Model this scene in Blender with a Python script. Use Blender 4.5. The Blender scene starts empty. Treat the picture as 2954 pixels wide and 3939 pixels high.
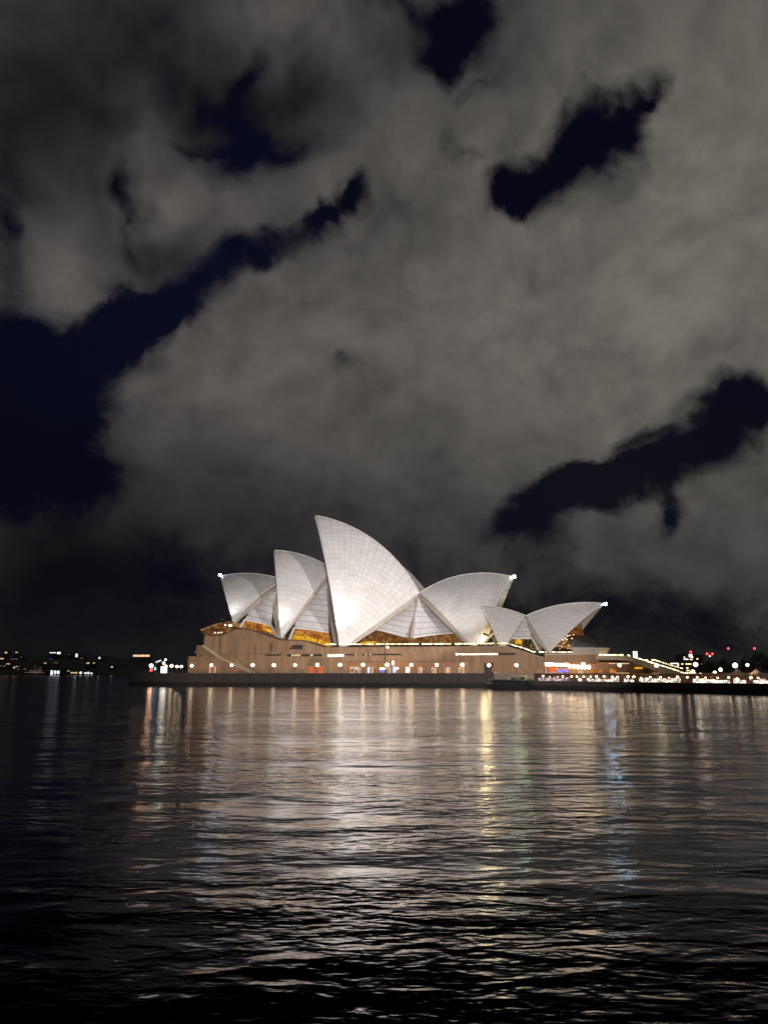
import bpy, bmesh, math, random
from mathutils import Vector, Matrix, noise
from mathutils.geometry import tessellate_polygon
R = math.radians
SC = bpy.context.scene
COL = SC.collection

# ------------------------------------------------------------------ camera
F, PITCH, H = 2962.0, R(11.67), 5.5          # focal length in photo pixels, tilt, eye height over the water
cam_d = bpy.data.cameras.new('camera')
cam_d.sensor_fit = 'VERTICAL'
cam_d.sensor_height = 36.0
cam_d.sensor_width = 27.0
cam_d.lens = 36.0 * F / 3939.0
cam_d.clip_start = 0.5
cam_d.clip_end = 20000
cam = bpy.data.objects.new('camera', cam_d)
COL.objects.link(cam)
cam.location = (0, 0, H)
cam.rotation_euler = (R(90) + PITCH, 0, 0)
SC.camera = cam
SC.view_settings.view_transform = 'Standard'
SC.view_settings.look = 'None'
SC.view_settings.exposure = 0.0
SC.view_settings.gamma = 1.0
SC.cycles.use_denoising = True
SC.cycles.max_bounces = 6
SC.cycles.sample_clamp_indirect = 4.0
SC.cycles.use_adaptive_sampling = False

def ray(px, py):
    x = (px - 1477) / F
    y = -(py - 1969.5) / F
    return Vector((x, math.cos(PITCH) - y * math.sin(PITCH), math.sin(PITCH) + y * math.cos(PITCH)))

# ------------------------------------------------------------------ night sky
SUN_EL, SUN_ROT = R(-6), R(-70)
world = bpy.data.worlds.new('World')
SC.world = world
world.use_nodes = True
WN, WL = world.node_tree.nodes, world.node_tree.links
WN.clear()

class G:
    """small helper that chains shader nodes"""
    def __init__(s, nodes, links):
        s.n, s.l = nodes, links
    def new(s, t, **kw):
        n = s.n.new(t)
        for k, v in kw.items():
            setattr(n, k, v)
        return n
    def put(s, sock, v):
        if hasattr(v, 'links'):
            s.l.new(v, sock)
        elif v is not None:
            sock.default_value = v
    def m(s, op, a, b=None, c=None, clamp=False):
        n = s.new('ShaderNodeMath', operation=op, use_clamp=clamp)
        for i, v in enumerate((a, b, c)):
            if v is not None:
                s.put(n.inputs[i], v)
        return n.outputs[0]
    def vm(s, op, a, b=None, scale=None):
        n = s.new('ShaderNodeVectorMath', operation=op)
        s.put(n.inputs[0], a)
        if b is not None: s.put(n.inputs[1], b)
        if scale is not None: s.put(n.inputs['Scale'], scale)
        return n.outputs[0]
    def noise(s, vec, scale, detail=4, rough=0.5, dist=0.0, color=False, dim='3D'):
        n = s.new('ShaderNodeTexNoise', noise_dimensions=dim)
        s.put(n.inputs['Vector'], vec)
        n.inputs['Scale'].default_value = scale
        n.inputs['Detail'].default_value = detail
        n.inputs['Roughness'].default_value = rough
        n.inputs['Distortion'].default_value = dist
        return n.outputs[1 if color else 0]
    def smooth(s, v, a, b, to0=0.0, to1=1.0):
        n = s.new('ShaderNodeMapRange', interpolation_type='SMOOTHSTEP')
        s.put(n.inputs[0], v)
        for i, x in zip((1, 2, 3, 4), (a, b, to0, to1)):
            s.put(n.inputs[i], x)
        return n.outputs[0]
    def mix(s, f, a, b, mode='MIX'):
        n = s.new('ShaderNodeMix', data_type='RGBA', blend_type=mode)
        s.put(n.inputs[0], f)
        s.put(n.inputs[6], a)
        s.put(n.inputs[7], b)
        return n.outputs[2]

def azel(dx, dy):
    d = ray(dx * 2954 / 1659, dy * 2954 / 1659).normalized()
    return math.degrees(math.atan2(d.x, d.y)), math.degrees(math.asin(d.z))

W = G(WN, WL)
tc = W.new('ShaderNodeTexCoord')
sep = W.new('ShaderNodeSeparateXYZ')
WL.new(tc.outputs['Generated'], sep.inputs[0])
az = W.m('MULTIPLY', W.m('ARCTAN2', sep.outputs[0], sep.outputs[1]), 57.29578)
el = W.m('MULTIPLY', W.m('ARCSINE', W.m('MAXIMUM', W.m('MINIMUM', sep.outputs[2], 0.9999), -0.9999)), 57.29578)
cv = W.new('ShaderNodeCombineXYZ')
WL.new(az, cv.inputs[0]); WL.new(el, cv.inputs[1])
base = cv.outputs[0]
def warp(vec, scale, amp, detail, rough=0.55):
    n = W.noise(vec, scale, detail, rough, color=True)
    return W.vm('ADD', vec, W.vm('SCALE', W.vm('SUBTRACT', n, (0.5, 0.5, 0.5)), scale=amp))
wv = warp(base, 0.11, 5.0, 2)
wv = warp(wv, 0.40, 2.6, 3, 0.5)
soft = warp(base, 0.10, 6.0, 3)

def blob(vec, cx, cy, rx, ry, ang, amp):
    """elliptical patch of sky given in photo positions; stored as azimuth and elevation"""
    a = R(ang)
    c = azel(cx, cy)
    p = azel(cx + rx * math.cos(a), cy + rx * math.sin(a))
    q = azel(cx - ry * math.sin(a), cy + ry * math.cos(a))
    e1 = Vector((p[0] - c[0], p[1] - c[1])); e2 = Vector((q[0] - c[0], q[1] - c[1]))
    n = W.new('ShaderNodeMapping', vector_type='TEXTURE')
    WL.new(vec, n.inputs[0])
    n.inputs[1].default_value = (c[0], c[1], 0)
    n.inputs[2].default_value = (0, 0, math.atan2(e1.y, e1.x))
    n.inputs[3].default_value = (1.85 * e1.length, 1.85 * e2.length, 50)
    g = W.new('ShaderNodeTexGradient', gradient_type='SPHERICAL')
    WL.new(n.outputs[0], g.inputs[0])
    return W.m('MULTIPLY', g.outputs[1], amp)

GAPS = [  # clear holes in the cloud: x, y, rx, ry, angle, depth
    (1085, 412, 45, 38, -25, 2.2), (1150, 385, 65, 44, -20, 2.4), (1225, 340, 65, 52, -28, 2.5), (1285, 310, 55, 60, -35, 2.5), (1320, 250, 55, 42, -50, 2.2),
    (1385, 185, 75, 26, -50, 1.5),
    (930, 8, 110, 34, 3, 1.7), (985, 62, 62, 52, -25, 2.0), (930, 100, 40, 30, 20, 1.2), (1040, 165, 60, 14, -38, 0.8), (965, 330, 22, 30, 20, 0.7), (1005, 352, 28, 16, -25, 0.7),
    (515, 275, 34, 75, 8, 2.1), (548, 315, 42, 30, 0, 1.8), (625, 320, 75, 26, 0, 1.25), (436, 226, 22, 26, 25, 1.8), (470, 240, 30, 14, 30, 1.4), (525, 165, 16, 55, 35, 1.5), (440, 300, 45, 9, 0, 1.3), (640, 200, 50, 45, 0, 0.8),
    (245, 260, 45, 32, 0, 0.9), (365, 185, 28, 36, 0, 1.0), (250, 395, 16, 34, 0, 1.5), (345, 40, 55, 55, 0, 1.0), (283, 520, 16, 22, 0, 0.9), (320, 455, 40, 22, 20, 0.7),
    (715, 468, 62, 26, -14, 2.0), (775, 425, 22, 25, 0, 0.8), (520, 545, 60, 30, -20, 1.9), (575, 553, 22, 14, 0, 0.9), (620, 505, 70, 24, -18, 1.4), (790, 430, 40, 50, 0, 0.7), (445, 590, 70, 36, -25, 2.0), (370, 640, 70, 40, -25, 2.4), (290, 690, 90, 50, -22, 2.5), (180, 760, 130, 70, -20, 2.5),
    (50, 830, 140, 110, 0, 2.4), (140, 880, 80, 60, 0, 2.2), (70, 990, 140, 110, 0, 2.2), (185, 1020, 55, 90, 0, 2.0), (110, 930, 90, 60, 0, 1.6), (30, 680, 50, 50, 0, 1.8), (60, 770, 90, 60, 0, 1.8),
    (8, 520, 26, 70, 0, 1.5), (395, 1225, 110, 40, 3, 1.2), (350, 1165, 60, 28, 15, 0.8), (480, 1180, 22, 18, 10, 0.8), (120, 1060, 120, 50, 0, 1.2), (210, 1320, 300, 100, 0, 1.4),
    (1095, 1140, 40, 36, -35, 2.1), (1150, 1095, 62, 42, -30, 2.3), (1160, 1165, 45, 55, 0, 2.1), (1240, 1050, 75, 40, -22, 2.5), (1330, 1025, 75, 42, -14, 2.5), (1430, 995, 80, 44, -14, 2.5), (1520, 945, 70, 50, -25, 2.5),
    (1600, 905, 70, 44, -22, 2.4), (1560, 860, 40, 28, 15, 1.8), (1640, 880, 40, 30, 0, 1.8), (1395, 935, 48, 13, -10, 1.4), (1462, 1075, 20, 50, 0, 2.0), (1450, 1130, 26, 24, 0, 1.8), (1310, 1085, 20, 16, 0, 0.9),
    (900, 1215, 80, 26, 0, 0.8), (1230, 1330, 330, 70, 0, 1.2), (1450, 1345, 230, 70, 0, 1.0), (760, 1300, 260, 60, 0, 0.9),
    (280, 600, 60, 26, -20, 1.2), (275, 440, 22, 60, 15, 0.9), (20, 420, 40, 80, 0, 0.9), (745, 806, 22, 24, 0, 1.0), (725, 790, 10, 10, 0, 0.4), (865, 430, 22, 40, 0, 0.45), (930, 470, 40, 30, 0, 0.3),
]
LUM = [   # broad brightness of the lit cloud base
    (1480, 640, 420, 330, -10, 0.50), (1100, 700, 420, 260, -15, 0.20), (560, 760, 380, 220, -15, 0.26), (150, 545, 140, 150, 0, 0.46), (330, 320, 70, 110, 15, 0.42), (430, 450, 160, 60, 25, 0.34), (650, 400, 150, 60, -5, 0.22), (560, 60, 110, 120, 0, 0.14),
    (1250, 150, 330, 190, -20, 0.18), (1600, 120, 200, 300, 0, 0.22), (900, 330, 160, 230, 0, 0.16), (700, 60, 130, 90, 0, 0.16),
    (100, 170, 360, 330, 0, -0.36), (330, 120, 150, 190, 0, -0.20), (30, 400, 130, 170, 0, -0.30), (260, 420, 70, 110, 20, -0.26), (300, 560, 90, 60, 30, -0.22), (860, 130, 170, 130, 0, -0.20), (970, 60, 140, 110, 0, -0.34), (580, 300, 170, 90, 0, -0.26), (560, 180, 120, 80, 0, -0.16), (280, 610, 90, 70, -20, -0.2), (520, 500, 140, 60, -20, -0.22), (400, 520, 70, 60, 0, -0.2), (620, 200, 150, 80, 0, -0.14), (820, 480, 150, 60, -10, -0.14), (1090, 200, 60, 70, -35, -0.14), (700, 1010, 320, 150, 0, -0.10), (720, 560, 220, 130, -20, -0.10), (1000, 480, 170, 130, 0, -0.06), (1640, 1320, 70, 60, 0, 0.25),
    (160, 1230, 400, 230, 0, -0.60), (1400, 1180, 300, 150, 0, -0.12), (850, 1180, 200, 90, 0, -0.12), (850, 640, 90, 60, 20, -0.08),
]
gap = 0.0
for b in GAPS:
    v = blob(wv, *b)
    v = W.m('MULTIPLY', v, 0.84)
    gap = v if gap == 0.0 else W.m('ADD', gap, v)
lum = 0.68
for b in LUM:
    lum = W.m('ADD', lum, blob(soft, *b))
fb = W.noise(soft, 0.17, 5, 0.55)
fb2 = W.noise(W.vm('MULTIPLY', soft, (1.0, 1.25, 1.0)), 0.32, 3, 0.5)
dens = W.m('SUBTRACT', W.m('ADD', 0.80, W.m('MULTIPLY', W.m('SUBTRACT', fb, 0.5), 1.15)), gap)
dens = W.m('ADD', dens, W.m('MULTIPLY', W.m('SUBTRACT', fb2, 0.5), 0.35))
fb3 = W.noise(soft, 0.7, 5, 0.62)
edge = W.m('ADD', 0.55, W.m('MULTIPLY', W.smooth(gap, 0.15, 1.1), 1.5))
fb4 = W.noise(soft, 1.9, 4, 0.6)
dens = W.m('ADD', dens, W.m('MULTIPLY', W.m('SUBTRACT', W.m('ADD', W.m('MULTIPLY', fb3, 0.7), W.m('MULTIPLY', fb4, 0.3)), 0.5), edge))
width = W.smooth(W.noise(base, 0.09, 2, 0.5), 0.35, 0.65, 0.60, 1.45)
cover = W.m('POWER', W.smooth(dens, W.m('MULTIPLY', width, -1.0), width), 1.2)
# cloud low over the horizon thins out into darkness
low = W.smooth(el, -1.0, 9.0, 0.30, 1.0)
big_tone = W.noise(base, 0.055, 2, 0.5)
tex = W.m('ADD', W.m('ADD', 0.86, W.m('MULTIPLY', W.m('SUBTRACT', big_tone, 0.5), 0.35)), W.m('MULTIPLY', W.m('SUBTRACT', fb2, 0.5), 0.70))
tex = W.m('ADD', tex, W.m('MULTIPLY', W.smooth(dens, 0.2, 1.2), 0.20))
cl = W.m('MULTIPLY', W.m('MULTIPLY', W.m('POWER', W.m('MAXIMUM', lum, 0.12), 1.35), tex), low)
warm = W.smooth(az, -28.0, 20.0)
ccol = W.mix(warm, (0.113, 0.103, 0.097, 1), (0.119, 0.111, 0.097, 1))
ccol = W.mix(W.smooth(lum, 0.35, 0.95), (0.105, 0.099, 0.105, 1), ccol)
cloud = W.mix(1.0, ccol, (1, 1, 1, 1), 'MULTIPLY')
cl3 = W.new('ShaderNodeCombineXYZ')
for i in range(3): WL.new(cl, cl3.inputs[i])
cloud = W.mix(1.0, cloud, cl3.outputs[0], 'MULTIPLY')
sky = W.new('ShaderNodeTexSky', sky_type='NISHITA')
sky.sun_disc = False
sky.sun_elevation = SUN_EL
sky.sun_rotation = SUN_ROT
skyc = W.mix(1.0, sky.outputs[0], (0.012, 0.012, 0.012, 1), 'MULTIPLY')
deep = W.mix(W.m('ADD', blob(soft, 380, 660, 260, 150, -25, 0.9), blob(soft, 560, 320, 160, 80, 0, 0.5)), (0.0025, 0.0026, 0.0076, 1), (0.0032, 0.0039, 0.0150, 1))
deep = W.mix(blob(soft, 1280, 1060, 300, 170, -20, 1.0), deep, (0.0058, 0.0058, 0.0105, 1))
deep = W.mix(W.smooth(el, 0.0, 8.0, 0.7, 0.0), deep, (0.0062, 0.0058, 0.0070, 1))
clear = W.mix(1.0, skyc, deep, 'ADD')
final = W.mix(cover, clear, cloud)
bg = W.new('ShaderNodeBackground')
WL.new(final, bg.inputs[0])
bg.inputs[1].default_value = 1.0
wo = W.new('ShaderNodeOutputWorld')
WL.new(bg.outputs[0], wo.inputs[0])
world.cycles.sampling_method = 'MANUAL'
world.cycles.sample_map_resolution = 256

# ------------------------------------------------------------------ frames
class Frame:
    """a building's own axes: u along it (towards the south), v away from the water, z up"""
    def __init__(s, o, deg, k=1.0):
        t = R(deg)
        s.o, s.deg, s.k = Vector(o), deg, k
        s.a = Vector((math.cos(t), -math.sin(t), 0)); s.n = Vector((math.sin(t), math.cos(t), 0))
    def at(s, px, py, v):
        v *= s.k
        d = ray(px, py); o = Vector((0, 0, H))
        t = ((s.o - o).dot(s.n) + v) / d.dot(s.n)
        p = o + d * t - s.o
        return Vector((p.dot(s.a), v, p.z))
    def w(s, p):
        return s.o + s.a * p[0] + s.n * p[1] + Vector((0, 0, p[2]))
HALL = Frame((0, 297, 0), 12)
RK = 1.035
REST = Frame((80 * RK, 262 * RK, 0), 24, RK)
VA = 32.0
DECK = 4.7
def world_at(px, py, Y):
    d = ray(px, py)
    return Vector((0, 0, H)) + d * (Y / d.y)

# ------------------------------------------------------------------ materials
MATS = {}
def material(name):
    m = bpy.data.materials.new(name); m.use_nodes = True
    m.node_tree.nodes.clear()
    MATS[name] = m
    g = G(m.node_tree.nodes, m.node_tree.links)
    out = g.new('ShaderNodeOutputMaterial')
    return m, g, out
def plain(name, col, rough=0.6, var=0.15, scale=0.8, metal=0.0, bump=0.0, stretch=(1, 1, 1)):
    m, g, out = material(name)
    p = g.new('ShaderNodeBsdfPrincipled')
    t = g.new('ShaderNodeTexCoord')
    vec = g.vm('MULTIPLY', t.outputs['Object'], stretch)
    n = g.noise(vec, scale, 6, 0.6)
    f = g.smooth(n, 0.3, 0.7)
    lo = tuple(c * (1 - var) for c in col) + (1,)
    hi = tuple(min(1, c * (1 + var)) for c in col) + (1,)
    g.put(p.inputs['Base Color'], g.mix(f, lo, hi))
    p.inputs['Roughness'].default_value = rough
    p.inputs['Metallic'].default_value = metal
    if bump:
        b = g.new('ShaderNodeBump'); b.inputs['Strength'].default_value = bump
        b.inputs['Distance'].default_value = 0.05
        g.put(b.inputs['Height'], n); g.put(p.inputs['Normal'], b.outputs[0])
    g.put(out.inputs[0], p.outputs[0])
    return m
def glow(name, col, strength, var=0.0, scale=1.5):
    m, g, out = material(name)
    e = g.new('ShaderNodeEmission')
    e.inputs[0].default_value = col + (1,)
    if var:
        t = g.new('ShaderNodeTexCoord')
        n = g.noise(t.outputs['Object'], scale, 2, 0.6)
        g.put(e.inputs[1], g.smooth(n, 0.40, 0.62, strength * (1 - var), strength))
    else:
        e.inputs[1].default_value = strength
    g.put(out.inputs[0], e.outputs[0])
    return m

def tile_material():
    """chevron tile lids: ribs run to the pole of the sphere, lids step along each rib"""
    m, g, out = material('shell_tiles')
    p = g.new('ShaderNodeBsdfPrincipled')
    uv = g.new('ShaderNodeUVMap'); uv.uv_map = 'UVMap'
    s = g.new('ShaderNodeSeparateXYZ'); g.put(s.inputs[0], uv.outputs[0])
    u, v = s.outputs[0], s.outputs[1]
    fu = g.m('FRACT', u)
    tri = g.m('ABSOLUTE', g.m('SUBTRACT', fu, 0.5))
    vv = g.m('ADD', v, g.m('MULTIPLY', tri, 0.9))
    fv = g.m('FRACT', vv)
    dv = g.m('ABSOLUTE', g.m('SUBTRACT', fv, 0.5))
    du = g.m('SUBTRACT', 0.5, tri)
    lv = g.smooth(dv, 0.40, 0.46)
    lu = g.smooth(g.m('ABSOLUTE', g.m('SUBTRACT', tri, 0.5)), 0.02, 0.085, 1.0, 0.0)
    line = g.m('MAXIMUM', g.m('MULTIPLY', lv, 0.42), g.m('MULTIPLY', lu, 0.50))
    cell = g.new('ShaderNodeCombineXYZ')
    g.put(cell.inputs[0], g.m('FLOOR', u)); g.put(cell.inputs[1], g.m('FLOOR', vv))
    wn = g.new('ShaderNodeTexWhiteNoise'); g.put(wn.inputs[0], cell.outputs[0])
    t = g.new('ShaderNodeTexCoord')
    dirt = g.noise(t.outputs['Object'], 0.25, 5, 0.6)
    col = g.mix(wn.outputs[0], (0.74, 0.72, 0.705, 1), (0.81, 0.79, 0.775, 1))
    col = g.mix(g.smooth(dirt, 0.35, 0.75), col, (0.66, 0.64, 0.60, 1))
    col = g.mix(line, col, (0.40, 0.38, 0.35, 1))
    g.put(p.inputs['Base Color'], col)
    g.put(p.inputs['Roughness'], g.m('ADD', 0.45, g.m('MULTIPLY', line, 0.4)))
    b = g.new('ShaderNodeBump'); b.inputs['Strength'].default_value = 0.5; b.inputs['Distance'].default_value = 0.08
    b.invert = True
    g.put(b.inputs['Height'], line); g.put(p.inputs['Normal'], b.outputs[0])
    g.put(out.inputs[0], p.outputs[0])
    return m
def panel_material():
    """side shells: long courses of tile with stepped joints"""
    m, g, out = material('side_tiles')
    p = g.new('ShaderNodeBsdfPrincipled')
    uv = g.new('ShaderNodeUVMap'); uv.uv_map = 'UVMap'
    br = g.new('ShaderNodeTexBrick')
    br.offset = 0.37; br.squash = 1.0
    g.put(br.inputs[0], uv.outputs[0])
    br.inputs[1].default_value = (0.74, 0.715, 0.71, 1); br.inputs[2].default_value = (0.79, 0.765, 0.76, 1)
    br.inputs[3].default_value = (0.46, 0.44, 0.43, 1)
    br.inputs[4].default_value = 1.0; br.inputs[5].default_value = 0.010
    br.inputs[8].default_value = 0.62; br.inputs[9].default_value = 0.135
    t = g.new('ShaderNodeTexCoord')
    d = g.noise(t.outputs['Object'], 0.4, 5, 0.6)
    g.put(p.inputs['Base Color'], g.mix(g.smooth(d, 0.3, 0.8, 0, 0.35), br.outputs[0], (0.50, 0.48, 0.46, 1)))
    p.inputs['Roughness'].default_value = 0.55
    g.put(out.inputs[0], p.outputs[0])
    return m
def granite_material():
    """podium cladding: tall pinkish panels with vertical joints"""
    m, g, out = material('granite_cladding')
    p = g.new('ShaderNodeBsdfPrincipled')
    t = g.new('ShaderNodeTexCoord')
    s = g.new('ShaderNodeSeparateXYZ'); g.put(s.inputs[0], t.outputs['Object'])
    k = g.m('MULTIPLY', s.outputs[0], 1 / 1.25)
    fx = g.m('ABSOLUTE', g.m('SUBTRACT', g.m('FRACT', k), 0.5))
    joint = g.smooth(fx, 0.46, 0.49)
    wn = g.new('ShaderNodeTexWhiteNoise', noise_dimensions='2D')
    c = g.new('ShaderNodeCombineXYZ'); g.put(c.inputs[0], g.m('FLOOR', g.m('ADD', k, 0.0))); g.put(c.inputs[1], g.m('FLOOR', g.m('MULTIPLY', s.outputs[2], 0.16)))
    g.put(wn.inputs[0], c.outputs[0])
    n = g.noise(g.vm('MULTIPLY', t.outputs['Object'], (1, 1, 0.25)), 0.7, 6, 0.65)
    fine = g.noise(t.outputs['Object'], 6.0, 3, 0.7)
    col = g.mix(wn.outputs[0], (0.235, 0.135, 0.068, 1), (0.36, 0.212, 0.110, 1))
    col = g.mix(g.smooth(n, 0.35, 0.8, 0, 0.7), col, (0.21, 0.125, 0.075, 1))
    col = g.mix(g.smooth(fine, 0.4, 0.7, 0, 0.25), col, (0.20, 0.145, 0.115, 1))
    col = g.mix(g.m('MULTIPLY', joint, 0.75), col, (0.12, 0.085, 0.065, 1))
    g.put(p.inputs['Base Color'], col)
    p.inputs['Roughness'].default_value = 0.7
    g.put(out.inputs[0], p.outputs[0])
    return m
def seawall_material():
    m, g, out = material('sea_wall_stone')
    p = g.new('ShaderNodeBsdfPrincipled')
    t = g.new('ShaderNodeTexCoord')
    s = g.new('ShaderNodeSeparateXYZ'); g.put(s.inputs[0], t.outputs['Object'])
    n = g.noise(t.outputs['Object'], 0.5, 6, 0.65)
    edge = g.m('ADD', s.outputs[2], g.m('MULTIPLY', g.m('SUBTRACT', n, 0.5), 1.2))
    tide = g.smooth(edge, 1.0, 1.7, 1.0, 0.0)           # weed and wet stain of the tide
    br = g.new('ShaderNodeTexBrick')
    g.put(br.inputs[0], g.vm('MULTIPLY', t.outputs['Object'], (1, 0, 0)))
    streak = g.noise(g.vm('MULTIPLY', t.outputs['Object'], (1, 1, 0.1)), 1.2, 5, 0.6)
    col = g.mix(g.smooth(streak, 0.3, 0.7), (0.036, 0.029, 0.024, 1), (0.060, 0.048, 0.040, 1))
    col = g.mix(tide, col, (0.012, 0.011, 0.008, 1))
    g.put(p.inputs['Base Color'], col)
    p.inputs['Roughness'].default_value = 0.8
    g.put(out.inputs[0], p.outputs[0])
    return m
def foyer_material(name, cols, strength, su, sv, seed=0.0):
    """lit foyer behind bronze glass: warm timber and light patches, seen between dark frames"""
    m, g, out = material(name)
    t = g.new('ShaderNodeTexCoord')
    s = g.new('ShaderNodeSeparateXYZ'); g.put(s.inputs[0], t.outputs['Object'])
    vec = g.new('ShaderNodeCombineXYZ')
    g.put(vec.inputs[0], s.outputs[0]); g.put(vec.inputs[1], s.outputs[2]); vec.inputs[2].default_value = seed
    br = g.new('ShaderNodeTexBrick'); br.offset = 0.42; br.squash = 0.7
    g.put(br.inputs[0], vec.outputs[0])
    br.inputs[1].default_value = (0, 0, 0, 1); br.inputs[2].default_value = (1, 1, 1, 1); br.inputs[3].default_value = (0.0, 0.0, 0.0, 1)
    br.inputs[4].default_value = 1.0; br.inputs[5].default_value = 0.07; br.inputs[8].default_value = su; br.inputs[9].default_value = sv
    n = g.noise(vec.outputs[0], 0.22, 4, 0.6)
    ramp = g.new('ShaderNodeValToRGB')
    el_ = ramp.color_ramp.elements
    el_[0].position, el_[0].color = 0.30, cols[0] + (1,)
    el_[1].position, el_[1].color = 0.85, cols[2] + (1,)
    x = el_.new(0.55); x.color = cols[1] + (1,)
    g.put(ramp.inputs[0], g.m('ADD', g.m('MULTIPLY', br.outputs[0], 0.32), g.m('MULTIPLY', n, 0.8)))
    e = g.new('ShaderNodeEmission'); g.put(e.inputs[0], ramp.outputs[0]); e.inputs[1].default_value = strength
    gl = g.new('ShaderNodeBsdfGlossy'); gl.inputs[1].default_value = 0.06; gl.inputs[0].default_value = (0.25, 0.22, 0.2, 1)
    fr = g.new('ShaderNodeFresnel')
    mx = g.new('ShaderNodeMixShader'); g.put(mx.inputs[0], fr.outputs[0]); g.put(mx.inputs[1], e.outputs[0]); g.put(mx.inputs[2], gl.outputs[0])
    g.put(out.inputs[0], mx.outputs[0])
    return m
def water_material():
    m, g, out = material('harbour_water')
    t = g.new('ShaderNodeNewGeometry')
    pos = t.outputs['Position']
    swell = g.noise(g.vm('MULTIPLY', pos, (0.60, 1.0, 1.0)), 0.13, 2, 0.5, 0.4)
    big = g.noise(g.vm('MULTIPLY', pos, (0.55, 1.0, 1.0)), 0.42, 2, 0.5, 0.5)
    mid = g.noise(g.vm('MULTIPLY', pos, (0.52, 1.0, 1.0)), 1.25, 2, 0.5, 0.5)
    small = g.noise(g.vm('MULTIPLY', pos, (0.52, 1.0, 1.0)), 3.6, 2, 0.5, 0.3)
    patch = g.smooth(g.noise(g.vm('MULTIPLY', pos, (0.5, 1, 1)), 0.09, 3, 0.5), 0.36, 0.64, 0.22, 1.5)
    h = g.m('ADD', g.m('MULTIPLY', swell, 0.60), g.m('MULTIPLY', big, 0.25))
    h = g.m('ADD', h, g.m('MULTIPLY', g.m('ADD', g.m('MULTIPLY', mid, 0.15), g.m('MULTIPLY', small, 0.048)), patch))
    b = g.new('ShaderNodeBump'); b.inputs['Strength'].default_value = 1.0; b.inputs['Distance'].default_value = 0.60
    g.put(b.inputs['Height'], h)
    lw = g.new('ShaderNodeLayerWeight'); lw.inputs[0].default_value = 0.5
    g.put(lw.inputs[1], b.outputs[0])
    refl = g.smooth(lw.outputs[1], 0.665, 0.885, 0.001, 0.96)
    gl = g.new('ShaderNodeBsdfGlossy', distribution='BECKMANN'); gl.inputs[0].default_value = (1.0, 0.99, 1.0, 1); gl.inputs[1].default_value = 0.18
    g.put(gl.inputs['Normal'], b.outputs[0])
    df = g.new('ShaderNodeBsdfDiffuse'); df.inputs[0].default_value = (0.0008, 0.0010, 0.0014, 1)
    mx = g.new('ShaderNodeMixShader')
    g.put(mx.inputs[0], refl); g.put(mx.inputs[1], df.outputs[0]); g.put(mx.inputs[2], gl.outputs[0])
    g.put(out.inputs[0], mx.outputs[0])
    return m

TILE, SIDE, GRAN, SEAW, WATER = tile_material(), panel_material(), granite_material(), seawall_material(), water_material()
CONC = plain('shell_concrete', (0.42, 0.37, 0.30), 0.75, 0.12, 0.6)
BORDER = plain('white_edge_tiles', (0.72, 0.70, 0.66), 0.5, 0.05, 0.6)
PAVE = plain('granite_paving', (0.22, 0.16, 0.125), 0.75, 0.2, 0.7)
DARK = plain('dark_recess', (0.03, 0.024, 0.02), 0.7, 0.2)
BRONZE = plain('bronze_frame', (0.10, 0.07, 0.045), 0.45, 0.15, 1.0, 0.6)
STEEL = plain('grey_steel', (0.16, 0.16, 0.16), 0.45, 0.1, 2.0, 0.5)
LAND = plain('dark_land', (0.03, 0.035, 0.025), 0.9, 0.3, 0.05)
LEAF = plain('dark_foliage', (0.05, 0.07, 0.03), 0.7, 0.4, 0.6)
BARK = plain('bark', (0.08, 0.06, 0.045), 0.85, 0.3, 1.0)
HOUSEW = plain('house_wall', (0.06, 0.055, 0.05), 0.8, 0.15)
ROOF = plain('tiled_roof', (0.10, 0.06, 0.05), 0.8, 0.2)
CANVAS = plain('canopy_canvas', (0.62, 0.52, 0.42), 0.8, 0.08)
HULL = plain('dark_hull_paint', (0.02, 0.021, 0.024), 0.4, 0.2)
HULLR = plain('boat_roof_paint', (0.10, 0.095, 0.09), 0.5, 0.2)
WOOD = plain('warm_timber', (0.36, 0.17, 0.075), 0.55, 0.25, 1.2)
LIME = plain('pale_stone_coping', (0.50, 0.42, 0.30), 0.7, 0.12)
GLASSD = plain('dark_glass', (0.02, 0.022, 0.03), 0.08, 0.1)
GLOBE = glow('lamp_white', (1.0, 0.76, 0.46), 10.0)
GLOBEW = glow('lamp_pale', (1.0, 0.88, 0.66), 6.0)
GLOBEC = glow('lamp_cool', (0.80, 0.92, 1.0), 7.0)
TIPB = glow('tip_lamp_blue', (0.46, 0.74, 1.0), 52.0)
TIPG = glow('tip_lamp_green', (0.70, 1.0, 0.66), 45.0)
BULB = glow('bulb_warm', (1.0, 0.72, 0.42), 8.0)
STRIPY = glow('strip_light_yellow', (1.0, 0.86, 0.46), 4.2, 0.75, 0.8)
STRIPW = glow('strip_light_white', (1.0, 0.80, 0.54), 5.5, 0.7, 1.0)
RED = glow('red_lamp', (1.0, 0.03, 0.03), 8.0)
PURPLE = glow('violet_screen', (0.22, 0.16, 1.0), 2.2, 0.6, 1.6)
CYAN = glow('turquoise_lamp', (0.15, 0.85, 0.9), 4.0)
YELLOW = glow('yellow_foyer_wall', (1.0, 0.52, 0.035), 0.95, 0.45, 0.7)
ORANGE = glow('orange_door_light', (1.0, 0.20, 0.065), 0.95, 0.25, 0.6)
WARMW = glow('warm_window', (1.0, 0.66, 0.36), 0.95, 0.35, 0.9)
COOLW = glow('cool_window', (0.66, 0.74, 1.0), 1.6, 0.4, 0.9)
GREENW = glow('green_window', (0.10, 0.30, 0.20), 0.35, 0.6, 0.6)
FOYER = foyer_material('foyer_glass', ((0.10, 0.035, 0.012), (0.34, 0.13, 0.035), (0.75, 0.42, 0.15)), 0.58, 1.4, 1.1)
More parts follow.
